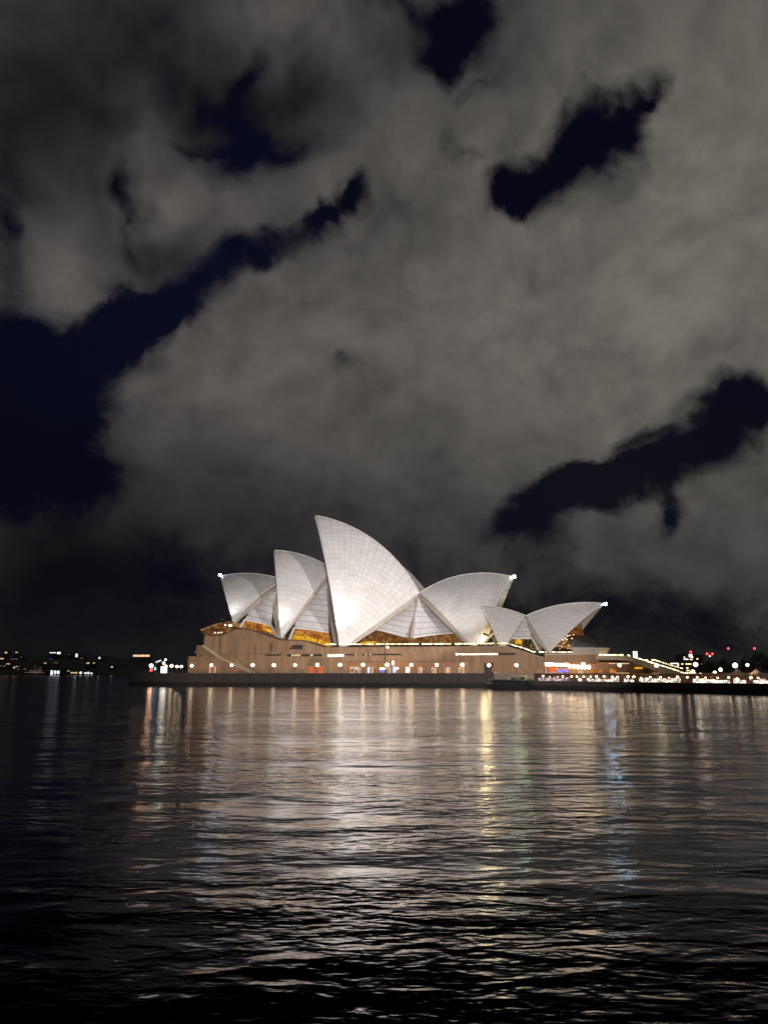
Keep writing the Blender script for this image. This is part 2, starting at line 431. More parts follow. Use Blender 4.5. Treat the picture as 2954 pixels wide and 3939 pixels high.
FOYERO = foyer_material('orange_foyer_glass', ((0.20, 0.05, 0.012), (0.52, 0.17, 0.03), (1.0, 0.50, 0.10)), 0.85, 1.6, 0.7, 3.0)
FOYERN = foyer_material('north_foyer_glass', ((0.05, 0.026, 0.014), (0.20, 0.08, 0.025), (0.85, 0.42, 0.16)), 0.62, 2.6, 0.8, 7.0)

# ------------------------------------------------------------------ object helpers
def link(name, me, mat=None, parent=None):
    if mat is not None and not me.materials:
        me.materials.append(mat)
    o = bpy.data.objects.new(name, me); COL.objects.link(o)
    if parent is not None: o.parent = parent
    return o
def tag(o, label, cat, group=None):
    o['label'] = label; o['category'] = cat
    if group: o['group'] = group
    return o
def empty(name, label, cat, loc=(0, 0, 0), rz=0.0, group=None):
    o = bpy.data.objects.new(name, None); COL.objects.link(o)
    o.location = loc; o.rotation_euler = (0, 0, rz); o.empty_display_size = 0.5
    return tag(o, label, cat, group)
def in_frame(fr, name, label, cat, group=None):
    return empty(name, label, cat, fr.o, -R(fr.deg), group)
def copy_tree(o, parent=None):
    c = o.copy(); COL.objects.link(c)
    if parent is not None: c.parent = parent
    for ch in list(o.children): copy_tree(ch, c)
    return c
def mesh(verts, faces, smooth=False, uvs=None):
    me = bpy.data.meshes.new('mesh')
    me.from_pydata([tuple(v) for v in verts], [], faces)
    if uvs is not None:
        lay = me.uv_layers.new(name='UVMap')
        for p in me.polygons:
            for li in p.loop_indices: lay.data[li].uv = uvs[me.loops[li].vertex_index]
    if smooth: me.polygons.foreach_set('use_smooth', [True] * len(me.polygons))
    me.update()
    return me
class MB:
    """collects boxes, tubes and prisms of one part"""
    def __init__(s): s.v, s.f, s.mi = [], [], []
    def add(s, vs, fs, mi=0):
        n = len(s.v); s.v += [tuple(v) for v in vs]; s.f += [tuple(i + n for i in f) for f in fs]; s.mi += [mi] * len(fs); return s
    def box(s, x0, x1, y0, y1, z0, z1, mi=0):
        vs = [(x, y, z) for z in (z0, z1) for y in (y0, y1) for x in (x0, x1)]
        return s.add(vs, [(0, 2, 3, 1), (4, 5, 7, 6), (0, 1, 5, 4), (2, 6, 7, 3), (0, 4, 6, 2), (1, 3, 7, 5)], mi)
    def tube(s, a, b, r0, r1=None, n=8, mi=0):
        a, b = Vector(a), Vector(b); r1 = r0 if r1 is None else r1
        d = (b - a).normalized()
        x = d.orthogonal().normalized(); y = d.cross(x)
        vs = []
        for p, r in ((a, r0), (b, r1)):
            vs += [p + (x * math.cos(2 * math.pi * i / n) + y * math.sin(2 * math.pi * i / n)) * r for i in range(n)]
        fs = [(i, (i + 1) % n, n + (i + 1) % n, n + i) for i in range(n)] + [tuple(range(n - 1, -1, -1)), tuple(range(n, 2 * n))]
        return s.add(vs, fs, mi)
    def beam(s, a, b, w, h, mi=0):
        a, b = Vector(a), Vector(b); d = (b - a).normalized()
        up = Vector((0, 0, 1)) if abs(d.z) < 0.95 else Vector((0, 1, 0))
        x = d.cross(up).normalized() * w / 2; y = x.cross(d).normalized() * h / 2
        vs = [p + i * x + j * y for p in (a, b) for j in (-1, 1) for i in (-1, 1)]
        return s.add(vs, [(0, 2, 3, 1), (4, 5, 7, 6), (0, 1, 5, 4), (2, 6, 7, 3), (0, 4, 6, 2), (1, 3, 7, 5)], mi)
    def sweep(s, pts, r, n=6, mi=0):
        """one continuous tube along a line of points"""
        k0 = len(s.v)
        for i, p in enumerate(pts):
            d = (pts[min(i + 1, len(pts) - 1)] - pts[max(i - 1, 0)]).normalized()
            x = d.cross(Vector((0.13, 0.97, 0.2))).normalized(); y = x.cross(d)
            s.v += [tuple(p + (x * math.cos(2 * math.pi * q / n) + y * math.sin(2 * math.pi * q / n)) * r) for q in range(n)]
        for i in range(len(pts) - 1):
            for q in range(n):
                s.f.append((k0 + i * n + q, k0 + i * n + (q + 1) % n, k0 + (i + 1) * n + (q + 1) % n, k0 + (i + 1) * n + q)); s.mi.append(mi)
        e = k0 + (len(pts) - 1) * n
        s.f += [tuple(range(k0 + n - 1, k0 - 1, -1)), tuple(range(e, e + n))]; s.mi += [mi, mi]
        return s
    def sphere(s, c, r, n=10, m=7, sz=1.0, mi=0):
        c = Vector(c); vs = [c + Vector((0, 0, -r * sz))]
        for j in range(1, m):
            p = -math.pi / 2 + math.pi * j / m
            vs += [c + Vector((r * math.cos(p) * math.cos(2 * math.pi * i / n), r * math.cos(p) * math.sin(2 * math.pi * i / n), r * sz * math.sin(p))) for i in range(n)]
        vs.append(c + Vector((0, 0, r * sz)))
        fs = [(0, 1 + (i + 1) % n, 1 + i) for i in range(n)]
        for j in range(m - 2):
            b = 1 + j * n
            fs += [(b + i, b + (i + 1) % n, b + n + (i + 1) % n, b + n + i) for i in range(n)]
        b = 1 + (m - 2) * n; t = len(vs) - 1
        fs += [(b + i, b + (i + 1) % n, t) for i in range(n)]
        return s.add(vs, fs, mi)
    def prism(s, poly, y0, y1, holes=(), mi=0):
        """polygon in the x-z plane, extruded from y0 (front) to y1"""
        loops = [[Vector((p[0], 0, p[1])) for p in l] for l in (poly, *holes)]
        tris = tessellate_polygon(loops)
        flat = [p for l in loops for p in l]; n = len(flat)
        vs = [(p.x, y0, p.z) for p in flat] + [(p.x, y1, p.z) for p in flat]
        fs = [tuple(t) for t in tris] + [tuple(i + n for i in reversed(t)) for t in tris]
        k = 0
        for l in loops:
            m_ = len(l)
            fs += [(k + i, k + (i + 1) % m_, n + k + (i + 1) % m_, n + k + i) for i in range(m_)]
            k += m_
        return s.add(vs, fs, mi)
    def build(s, name, mats, parent=None, smooth=False):
        me = mesh(s.v, s.f, smooth)
        for m in (mats if isinstance(mats, (list, tuple)) else [mats]): me.materials.append(m)
        if any(s.mi): me.polygons.foreach_set('material_index', s.mi)
        bm = bmesh.new(); bm.from_mesh(me); bmesh.ops.recalc_face_normals(bm, faces=bm.faces); bm.to_mesh(me); bm.free()
        return link(name, me, None, parent)

# ------------------------------------------------------------------ ground, water, land
def sheet(name, pts, z0, z1, mat):
    """a slab of ground with a flat top"""
    n = len(pts)
    vs = [(p[0], p[1], z1) for p in pts] + [(p[0], p[1], z0) for p in pts]
    fs = [tuple(range(n)), tuple(range(2 * n - 1, n - 1, -1))] + [(i, n + i, n + (i + 1) % n, (i + 1) % n) for i in range(n)]
    me = mesh(vs, fs)
    bm = bmesh.new(); bm.from_mesh(me); bmesh.ops.triangulate(bm, faces=[f for f in bm.faces if len(f.verts) > 4]); bmesh.ops.recalc_face_normals(bm, faces=bm.faces); bm.to_mesh(me); bm.free()
    o = link(name, me, mat); o['kind'] = 'structure'
    return o
wv_, wf_ = [(-9000, -400, 0), (9000, -400, 0), (9000, 12000, 0), (-9000, 12000, 0)], [(0, 1, 2, 3)]
link('water', mesh(wv_, wf_), WATER)['kind'] = 'structure'
hp = lambda u, v: tuple(HALL.w((u, v, 0)))[:2]
S0, S1, S2, S3, S4 = (38.5, 275.3), (45.5, 241.0), (66.5, 211.5), (91.0, 187.0), (150.0, 128.0)
R0, R1_, R2_, R3_, R4_ = (52.0, 273.0), (58.5, 249.5), (77.0, 221.5), (101.0, 197.0), (160.0, 138.0)
sheet('promenade', [hp(-97.4, -13.1), hp(-20, -13.1), (38.6, 275.9), R0, R1_, R2_, R3_, R4_, (420, 138), (420, 330), hp(120, 130), hp(-70, 130), hp(-97.4, 95)], -2.0, DECK, PAVE)
sheet('lower_boardwalk', [(38.9, 275.7), (46.0, 241.2), (66.9, 211.9), (91.3, 187.4), (150.2, 128.4), (159.8, 137.8), (100.8, 196.8), (76.8, 221.2), (58.2, 249.2), (51.7, 272.9)], -2.0, 2.5, PAVE)
sheet('forecourt', [(100, 331), (900, 331), (900, 1000), (160, 1000), hp(121, 131)], -2.0, 2.0, PAVE)
def wall_along(name, pts, z0, z1, th, mat, label, cat, cap=None):
    m = MB()
    for i in range(len(pts) - 1):
        a, b = Vector(pts[i]).to_3d(), Vector(pts[i + 1]).to_3d()
        d = (b - a).normalized(); nrm = Vector((-d.y, d.x, 0))
        vs = []
        for z in (z0, z1):
            vs += [a + Vector((0, 0, z)), b + Vector((0, 0, z)), b + nrm * th + Vector((0, 0, z)), a + nrm * th + Vector((0, 0, z))]
        m.add(vs, [(0, 1, 2, 3), (4, 7, 6, 5), (0, 4, 5, 1), (1, 5, 6, 2), (2, 6, 7, 3), (3, 7, 4, 0)])
    o = m.build(name, mat); tag(o, label, cat)
    return o
wall_along('sea_wall', [hp(-97.6, -13.5), hp(-20, -13.5), S0], -2, DECK + 0.03, 0.35, SEAW, 'long dark stone sea wall under the building, with a weedy tide line', 'sea wall')
wall_along('quay_wall', [(38.2, 275.0), S1, S2, S3, S4], -2, 2.55, 0.35, SEAW, 'low black quay wall below the bright bar lights on the right', 'sea wall')
wall_along('retaining_wall', [R0, R1_, R2_, R3_, R4_], 2.5, DECK + 0.05, 0.3, GRAN, 'brown retaining wall behind the lit bar tables', 'wall')

def headland(name, pts, Y, depth, mat):
    """dark land across the harbour: a rising ridge, pts = (x, height)"""
    vs, fs = [], []
    n = len(pts)
    for k, (dy, sc) in enumerate(((0, 0.0), (6, 0.10), (depth * 0.5, 0.6), (depth, 1.0), (depth * 1.8, 0.5))):
        for x, z in pts:
            vs.append((x, Y + dy + 6 * noise.noise((x * 0.02, k, 0)), -1 if k == 0 else z * sc * (1 + 0.12 * noise.noise((x * 0.03, k * 3.0, 5)))))
    for k in range(4):
        fs += [(k * n + i, k * n + i + 1, (k + 1) * n + i + 1, (k + 1) * n + i) for i in range(n - 1)]
    link(name, mesh(vs, fs), mat)['kind'] = 'structure'
headland('far_headland', [(-900 + 18 * i, 26 + 6 * math.sin(i * 0.35) - (max(0, i - 31) * 4.5)) for i in range(38)], 1080, 170, LAND)
headland('far_shore', [(-160 + 50 * i, 9 + 2 * math.sin(i)) for i in range(40)], 1500, 200, LAND)

# ------------------------------------------------------------------ shells
def sph_center(P, T, B, Rr):
    ab, ac = T - P, B - P
    n = ab.cross(ac); n2 = n.dot(n)
    cc = P + (n.cross(ab) * ac.dot(ac) + ac.cross(n) * ab.dot(ab)) / (2 * n2)
    r2 = (cc - P).length_squared
    nn = n / math.sqrt(n2)
    if nn.z > 0: nn = -nn
    return cc + nn * math.sqrt(max(0, Rr * Rr - r2))
def slerp(C, A, B, t):
    a, b = A - C, B - C
    w = math.acos(max(-1, min(1, a.dot(b) / a.length / b.length)))
    return C + (a * math.sin((1 - t) * w) + b * math.sin(t * w)) / math.sin(w)
class Shell:
    def __init__(s, P, T, B, Rr, va):
        s.P, s.T, s.B, s.R, s.va = Vector(P), Vector(T), Vector(B), Rr, va
        s.C = sph_center(s.P, s.T, s.B, Rr)
        s.c2 = Vector((s.C.x, va, s.C.z))
    def ridge(s, t): return slerp(s.c2, s.T, s.B, t)
    def pt(s, t, q, inset=0.0):
        p = slerp(s.C, s.P, s.ridge(t), q)
        return p + (s.C - p).normalized() * inset
    def mirror(s, p): return Vector((p.x, 2 * s.va - p.y, p.z))
def shell_surface(sh, t0, t1, nt, ns, o0, o1, ribs, rows, q0=0.0):
    """both halves of one shell between ridge parameters t0..t1 as a solid skin o0..o1 below the tile surface"""
    vs, fs, uv, mi = [], [], [], []
    qs = [q0 + (1 - q0) * j / ns for j in range(ns + 1)]
    L = (sh.P - sh.ridge(0)).length
    for side in (0, 1):
        base = len(vs)
        for lay in (o0, o1):
            for i in range(nt + 1):
                t = t0 + (t1 - t0) * i / nt
                for q in qs:
                    p = sh.pt(t, q, lay)
                    if side: p = sh.mirror(p)
                    vs.append(p); uv.append((t * ribs, q * rows * (sh.ridge(t) - sh.P).length / L))
        n1 = ns + 1; lay_n = (nt + 1) * n1
        def idx(l, i, j): return base + l * lay_n + i * n1 + j
        for i in range(nt):
            for j in range(ns):
                f = (idx(0, i, j), idx(0, i + 1, j), idx(0, i + 1, j + 1), idx(0, i, j + 1))
                g = (idx(1, i, j), idx(1, i, j + 1), idx(1, i + 1, j + 1), idx(1, i + 1, j))
                fs += [f if not side else f[::-1], g if not side else g[::-1]]; mi += [0, 1]
        for i in range(nt):     # ridge and foot closing faces
            fs += [(idx(0, i, ns), idx(0, i + 1, ns), idx(1, i + 1, ns), idx(1, i, ns))]; mi += [1]
        for j in range(ns):     # front and back edges
            fs += [(idx(0, 0, j), idx(0, 0, j + 1), idx(1, 0, j + 1), idx(1, 0, j)), (idx(0, nt, j), idx(1, nt, j), idx(1, nt, j + 1), idx(0, nt, j + 1))]; mi += [2, 1]
    return vs, fs, uv, mi
def build_shell(parent, sh, ribs, rows, rib=1.5, thick=1.1, label=None):
    tb = 1.0
    vs, fs, uv, mi = shell_surface(sh, 0.0, tb, 36, 44, 0.0, thick, ribs, rows)
    me = mesh(vs, fs, False, uv)
    for m in (TILE, CONC, BORDER): me.materials.append(m)
    me.polygons.foreach_set('material_index', mi)
    me.polygons.foreach_set('use_smooth', [k < 2 for k in mi])
    o = link('roof_shell', me, None, parent)
    if label: o['label'] = label
    # concrete rib along the rear edge, widest half way up
    vs, fs = [], []
    N = 44
    for sd in (0, 1):
        k0 = len(vs)
        for j in range(N + 1):
            q = j / N
            e = sh.pt(1.0, q); d = (e - sh.pt(0.96, max(q, 0.02))); d = d.normalized() if d.length > 1e-4 else Vector((0, 0, 0))
            c = (sh.C - e).normalized()
            w = rib * min(1.0, q / 0.35 + 0.12) * min(1.0, (1 - q) / 0.10 + 0.25)
            quad = [e - d * 0.4 + c * 0.12, e + d * w + c * 0.35, e + d * w + c * 1.7, e - d * 0.4 + c * 1.7]
            vs += [sh.mirror(p) if sd else p for p in quad]
        for j in range(N):
            for i in range(4): fs.append((k0 + 4 * j + i, k0 + 4 * j + (i + 1) % 4, k0 + 4 * j + 4 + (i + 1) % 4, k0 + 4 * j + 4 + i))
        fs += [(k0, k0 + 3, k0 + 2, k0 + 1), tuple(k0 + 4 * N + i for i in range(4))]
    m = MB(); m.add(vs, fs); m.build('rear_rib', CONC, o)
    # white coping that rims the open front edge and the ridge
    m = MB()
    for side in (0, 1):
        pts = [sh.pt(0.0, 0.02 + 0.98 * j / 48, 0.20) for j in range(49)]
        if side: pts = [sh.mirror(p) for p in pts]
        m.sweep(pts, 0.30, 6)
    m.build('front_coping', BORDER, o, True)
    m = MB(); m.sweep([sh.ridge(tb * j / 48) + Vector((0, 0, 0.02)) for j in range(49)], 0.26, 6)
    m.build('ridge_cap', BORDER, o, True)
    return o
def loft(edge_a, edge_b, n=14, m=10, bulge=0.6, fr=None, thick=0.5, us=1.0, vs_=1.0):
    """curved panel between two edges given as (photo x, photo y, v)"""
    def sample(e, k):
        pts = [fr.at(*p) for p in e]
        ls = [0]
        for a, b in zip(pts, pts[1:]): ls.append(ls[-1] + (b - a).length)
        out = []
        for i in range(k + 1):
            d = ls[-1] * i / k
            j = 0
            while j < len(pts) - 2 and ls[j + 1] < d: j += 1
            f = 0 if ls[j + 1] == ls[j] else (d - ls[j]) / (ls[j + 1] - ls[j])
            out.append(pts[j].lerp(pts[j + 1], f))
        return out
    A, B = sample(edge_a, n), sample(edge_b, n)
    v, f, uv = [], [], []
    for lay in (0, thick):
        for i in range(n + 1):
            for j in range(m + 1):
                p = A[i].lerp(B[i], j / m)
                p.y += lay - bulge * 4 * (j / m) * (1 - j / m) * (0.3 + 0.7 * i / n)
                v.append(p); uv.append((j / m * us * (0.3 + 0.7 * i / n), i / n * vs_))
    N = (n + 1) * (m + 1)
    for i in range(n):
        for j in range(m):
            a = i * (m + 1) + j
            f.append((a, a + 1, a + m + 2, a + m + 1)); f.append((N + a, N + a + m + 1, N + a + m + 2, N + a + 1))
    for j in range(m):
        a, b = j, n * (m + 1) + j
        f += [(a, N + a, N + a + 1, a + 1), (b, b + 1, N + b + 1, N + b)]
    for i in range(n):
        a, b = i * (m + 1), i * (m + 1) + m
        f += [(a, a + m + 1, N + a + m + 1, N + a), (b, N + b, N + b + m + 1, b + m + 1)]
    me = mesh(v, f, False, uv)
    bm = bmesh.new(); bm.from_mesh(me); bmesh.ops.recalc_face_normals(bm, faces=bm.faces); bm.to_mesh(me); bm.free()
    return me
def q1(*p): return [(740 + a / 2.765, 1940 + b / 2.765, v) for a, b, v in p]
def q2(*p): return [(1140 + a / 2.765, 1940 + b / 2.765, v) for a, b, v in p]
def q3(*p): return [(1540 + a / 3.318, 2140 + b / 3.318, v) for a, b, v in p]
def q5(*p): return [(1780 + a / 5.53, 2340 + b / 5.53, v) for a, b, v in p]
def q6(*p): return [(2080 + a / 5.53, 2340 + b / 5.53, v) for a, b, v in p]
def q7(*p): return [(760 + a / 5.53, 2360 + b / 5.53, v) for a, b, v in p]
def pz(fr, pts, v): return [(p.x, p.z) for p in (fr.at(x, y, v) for x, y in pts)]

hall = in_frame(HALL, 'concert_hall', 'large concert hall roofed by four tall white tiled shells, floodlit from below', 'concert hall')
L1 = Shell((-63.01, 4.0, 24.79), (-81.78, VA, 47.29), (-51.47, VA, 44.65), 59.61, VA)
L2 = Shell((-42.43, 4.01, 18.08), (-56.69, VA, 58.24), (-29.81, VA, 49.07), 59.59, VA)
L3 = Shell((-19.28, 7.78, 13.59), (-38.18, VA, 73.35), (8.40, VA, 37.79), 88.72, VA)
RS = Shell((33.2, 11.95, 13.72), (48.0, VA, 43.67), (8.63, VA, 37.9), 60.75, VA)
build_shell(hall, L1, 17, 17, 1.5, 1.1, 'lowest north shell with a bright lamp at its tip')
build_shell(hall, L2, 15, 21, 1.2, 1.1, 'narrow second shell partly in shadow')
build_shell(hall, L3, 17, 27, 1.7, 1.1, 'tallest shell, brightest near its foot')
build_shell(hall, RS, 20, 17, 1.7, 1.1, 'shell facing the other way with a lamp at its tip')
# side shells close the gaps between the main shells
def side(name, me, mat=SIDE, lab=None):
    o = link(name, me, mat, hall)
    if lab: o['label'] = lab
    return o
side('side_shell', loft(q2((1290, 985, 31.0), (1100, 1130, 27), (950, 1240, 22.5), (838, 1326, 19.0)), q2((1290, 985, 30.0), (1250, 1180, 22), (1215, 1418, 15.5)), fr=HALL, us=2.6, vs_=1.0))
side('side_shell', loft(q2((1290, 985, 30.0), (1260, 1180, 22), (1225, 1418, 15.5)), q3((225, 520, 31.0), (400, 700, 28.5), (560, 860, 24), (690, 978, 20.5)), fr=HALL, us=2.6, vs_=1.0))
side('side_shell', loft(q1((1400, 790, 29.0), (1240, 960, 24), (1130, 1140, 17.5), (1085, 1312, 12.5)), q1((1420, 800, 29.0), (1440, 1080, 19), (1450, 1364, 12.0)), fr=HALL, us=2.2, vs_=1.25))
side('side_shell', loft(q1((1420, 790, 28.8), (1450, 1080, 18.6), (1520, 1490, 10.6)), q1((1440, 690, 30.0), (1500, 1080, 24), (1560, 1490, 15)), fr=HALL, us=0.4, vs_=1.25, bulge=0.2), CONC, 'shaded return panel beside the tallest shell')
side('side_shell', loft(q1((930, 830, 29.0), (760, 960, 22), (640, 1090, 15.5), (556, 1226, 10.5)), q1((930, 850, 28.5), (860, 1080, 18), (838, 1286, 11.0)), fr=HALL, us=2.0, vs_=0.9))
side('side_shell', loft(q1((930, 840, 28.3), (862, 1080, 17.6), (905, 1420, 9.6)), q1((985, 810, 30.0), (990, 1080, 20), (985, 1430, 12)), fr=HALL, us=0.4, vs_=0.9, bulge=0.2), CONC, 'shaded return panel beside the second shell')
def pier(a, b, w0, w1, d=1.6, fr=HALL, parent=hall):
    A, B = fr.at(*a), fr.at(*b)
    vs = []
    for p, w in ((A, w0), (B, w1)):
        vs += [p + Vector((-w / 2, 0, 0)), p + Vector((0, -w * 0.7, 0)), p + Vector((w / 2, 0, 0)), p + Vector((w / 2, d, 0)), p + Vector((-w / 2, d, 0))]
    me = mesh(vs, [(0, 1, 6, 5), (1, 2, 7, 6), (2, 3, 8, 7), (3, 4, 9, 8), (4, 0, 5, 9), (0, 4, 3, 2, 1), (5, 6, 7, 8, 9)])
    return link('pier', me, CONC, parent)
pier(*q2((1288, 1000, 29.2), (1216, 1422, 14.2)), 0.6, 2.0)
pier(*q1((1405, 860, 27.4), (1520, 1500, 9.6)), 1.4, 1.6)
pier(*q1((860, 1090, 17.0), (915, 1425, 8.6)), 1.0, 1.3)
# hems: pale edges of the side shells above the foyer glass
def hem(pts, fr=HALL, parent=hall, r=0.3, mat=BORDER, name='hem_beam'):
    m = MB()
    P = [fr.at(*p) for p in pts]
    for a, b in zip(P, P[1:]): m.beam(a, b, 0.5, r)
    return m.build(name, mat, parent)
hem(q2((838, 1328, 18.4), (1030, 1378, 16.4), (1200, 1420, 15.0)))
hem(q2((1240, 1420, 15.0), (1450, 1388, 17.4)) + q3((690, 980, 20.0)))
hem(q1((1083, 1314, 12.0), (1270, 1336, 11.6), (1450, 1366, 11.5)))
hem(q1((556, 1227, 10.0), (700, 1256, 10.2), (838, 1287, 10.5)), r=0.6)
# raking struts at the ends of the glass
for a, b in ((q1((556, 1227, 10.0)), q1((505, 1310, 8.0))), (q1((838, 1287, 10.5)), q1((900, 1415, 8.4))), (q1((1083, 1314, 12)), q1((1030, 1440, 9))), (q2((838, 1328, 18.4)), q2((600, 1480, 11))), (q3((690, 980, 20)), q3((820, 1085, 14)))):
    m = MB(); m.beam(HALL.at(*a[0]), HALL.at(*b[0]), 0.7, 0.7); m.build('raking_strut', BORDER, hall)
# foyer glass
def glass(px, v, mat, depth=0.4, fr=HALL, parent=hall, name='glass_wall', bars=0, rows=0, bar_mat=BRONZE):
    poly = pz(fr, px, v)
    v *= fr.k; m = MB(); m.prism(poly, v, v + depth); o = m.build(name, mat, parent)
    if bars:
        xs = [p[0] for p in poly]; x0, x1 = min(xs), max(xs)
        b = MB()
        for i in range(bars + 1):
            x = x0 + (x1 - x0) * i / bars
            hit = []
            for (xa, za), (xb, zb) in zip(poly, poly[1:] + poly[:1]):
                if (xa - x) * (xb - x) <= 0 and xa != xb: hit.append(za + (zb - za) * (x - xa) / (xb - xa))
            if len(hit) >= 2 and max(hit) - min(hit) > 0.2: b.box(x - 0.06, x + 0.06, v - 0.18, v - 0.01, min(hit), max(hit))
        if b.v: b.build('mullion', bar_mat, o)
    return o
x2 = lambda *p: [(a, b) for a, b, _ in q2(*[(x, y, 0) for x, y in p])]
x1 = lambda *p: [(a, b) for a, b, _ in q1(*[(x, y, 0) for x, y in p])]
x3 = lambda *p: [(a, b) for a, b, _ in q3(*[(x, y, 0) for x, y in p])]
glass(x2((640, 1500), (830, 1310), (1030, 1370), (1215, 1405), (1450, 1380)) + x3((700, 975), (800, 1110)) , 22, FOYER, bars=26)
glass(x1((500, 1330), (590, 1225), (850, 1285), (880, 1420)), 13, FOYERO, bars=10)
glass(x1((1040, 1460), (1110, 1310), (1450, 1360), (1490, 1540), (1300, 1530)), 14.5, FOYERO, bars=6)
# golden lit foyer walls seen under the hems
def lit(px, v, mat, name='lit_foyer_wall'):
    m = MB(); m.prism(pz(HALL, px, v), v, v + 0.15); return m.build(name, mat, hall)
lit(x1((1065, 1440), (1078, 1385), (1195, 1400), (1195, 1446)), 13.9, YELLOW)
lit(x1((1205, 1450), (1212, 1398), (1325, 1432), (1316, 1484)), 13.9, YELLOW)
lit(x1((1330, 1490), (1345, 1436), (1455, 1470), (1470, 1530)), 13.9, YELLOW)
lit(x1((752, 1330), (752, 1306), (842, 1340), (848, 1370)), 12.4, YELLOW)
lit(x1((752, 1296), (752, 1270), (830, 1286), (836, 1305)), 12.4, YELLOW)
lit(x2((660, 1490), (700, 1460), (835, 1455), (838, 1500)), 21.0, YELLOW)
# north foyer: glazed nose under the lowest shell
nf = [(769.5, 2421.5), (829, 2399), (900, 2386.5), (903, 2419), (867, 2441), (850, 2443.5), (787, 2443)]
g = MB(); g.prism(pz(HALL, nf, 5), 5, 59); nfo = g.build('north_foyer_glass', FOYERN, hall)
m = MB()
pp = pz(HALL, nf, 4.9)
for a, b in zip(pp, pp[1:] + pp[:1]): m.beam((a[0], 4.88, a[1]), (b[0], 4.88, b[1]), 0.2, 0.25)
m.build('glass_frame', BRONZE, nfo)
for x, y in ((867.5, 2404), (883, 2406), (889, 2406), (828, 2433.5), (842, 2434), (853, 2433)):
    p = HALL.at(x, y, 4.6); m = MB(); m.sphere(p, 0.33 if y < 2420 else 0.2, 8, 6); m.build('foyer_lamp', BULB, nfo)
# glass and ribs inside the mouth of the south shell, with the floodlight that burns there
m = MB()
for a, b in (((545, 250), (430, 520)), ((575, 300), (470, 530)), ((600, 350), (505, 545)), ((620, 370), (535, 560))):
    A, B = HALL.at(*q5((*a, 15))[0]), HALL.at(*q5((*b, 15))[0]); m.beam(A, B, 0.55, 0.55)
m.build('mouth_rib', LIME, hall)
m = MB(); m.prism(pz(HALL, [(x, y) for x, y, _ in q5((400, 560, 0), (530, 590, 0), (460, 720, 0), (310, 730, 0))], 15.4), 14.2, 15.6)
m.build('mouth_pedestal', LIME, hall)
hem(q5((480, 690, 17), (690, 490, 17)), r=0.9, mat=CONC, name='mouth_beam')
p = HALL.w(HALL.at(*q5((440, 690, 12.5))[0]))
l = bpy.data.lights.new('mouth_floodlight', 'POINT'); l.energy = 1700; l.color = (1, .80, .36); l.shadow_soft_size = .8
lo = bpy.data.objects.new('mouth_floodlight', l); COL.objects.link(lo); lo.location = p
m = MB(); m.sphere(HALL.at(*q5((385, 745, 12.2))[0]), 0.55, 8, 6, .7); m.build('mouth_lamp', BULB, hall)
# lamps at the tips
for px, py, v, mt, r in ((847, 2212, 31.8, TIPB, 0.62), (1977, 2218, 31.8, TIPG, 0.66)):
    m = MB(); m.sphere(HALL.at(px, py, v), r); m.build('tip_lamp', mt, hall)

# eastern hall behind, one shell peeks out between the front ones
theatre = in_frame(HALL, 'theatre_hall', 'unlit shells of the second hall standing behind the tallest shell', 'concert hall')
VB = 88.0
T1 = Shell(HALL.at(1480, 2520, 68), HALL.at(1300, 2090, VB), HALL.at(1655, 2302, VB), 78, VB)
T2 = Shell(HALL.at(1800, 2510, 68), HALL.at(1900, 2300, VB), HALL.at(1655, 2302, VB), 66, VB)
T0 = Shell(HALL.at(1270, 2500, 68), HALL.at(1140, 2215, VB), HALL.at(1400, 2330, VB), 66, VB)
for s_, rb in ((T1, 16), (T2, 14), (T0, 13)): build_shell(theatre, s_, rb, 18, 1.5)

# ------------------------------------------------------------------ restaurant pavilion
rest = in_frame(REST, 'restaurant_pavilion', 'small pavilion of two low white shells at the south end, glazed and lit inside', 'restaurant')
RA = 16.0
def kk(u, v, z): return (u * RK, v * RK, H + (z - H) * RK)
ENTRY = Frame((55.071, 301.643, 0), 4)
A1s = Shell((-10.36, -11.32, 12.76), (-17.06, 0, 30.69), (-0.07, 0, 26.58), 76.26, 0.0)
A2s = Shell(kk(-25.33, 2.0, 12.04), kk(-7.75, RA, 29.45), kk(-36.45, RA, 25.8), 71.86 * RK, RA * RK)
sm = build_shell(rest, A1s, 12, 12, 0.5, 0.6, 'smaller shell of the pavilion')
sm.location = (REST.a.dot(ENTRY.o - REST.o), REST.n.dot(ENTRY.o - REST.o), 0); sm.rotation_euler = (0, 0, R(REST.deg - ENTRY.deg))
build_shell(rest, A2s, 16, 14, 1.8, 0.6, 'longer shell of the pavilion, open to the south')
link('side_shell', loft(q5((1300, 215, 15.0), (1150, 460, 11), (1000, 640, 8.0)), q5((1330, 215, 15.0), (1410, 430, 11), (1470, 640, 8.0)), fr=REST, us=1.2, vs_=0.6, bulge=0.3), SIDE, rest)
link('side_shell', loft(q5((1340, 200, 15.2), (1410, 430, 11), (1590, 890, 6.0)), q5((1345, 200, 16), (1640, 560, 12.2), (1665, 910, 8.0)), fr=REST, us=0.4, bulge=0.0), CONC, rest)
hem(q5((1000, 642, 7.6), (1240, 642, 7.6), (1470, 642, 7.6), (1600, 890, 5.6)), REST, rest, 0.35)
hem(q5((1000, 642, 7.6), (950, 700, 6.6)), REST, rest, 0.35)
x5 = lambda *p: [(a, b) for a, b, _ in q5(*[(x, y, 0) for x, y in p])]
x6 = lambda *p: [(a, b) for a, b, _ in q6(*[(x, y, 0) for x, y in p])]
FOYERR = foyer_material('restaurant_glass', ((0.012, 0.008, 0.006), (0.10, 0.055, 0.012), (0.75, 0.48, 0.14)), 0.8, 1.2, 0.7, 11.0)
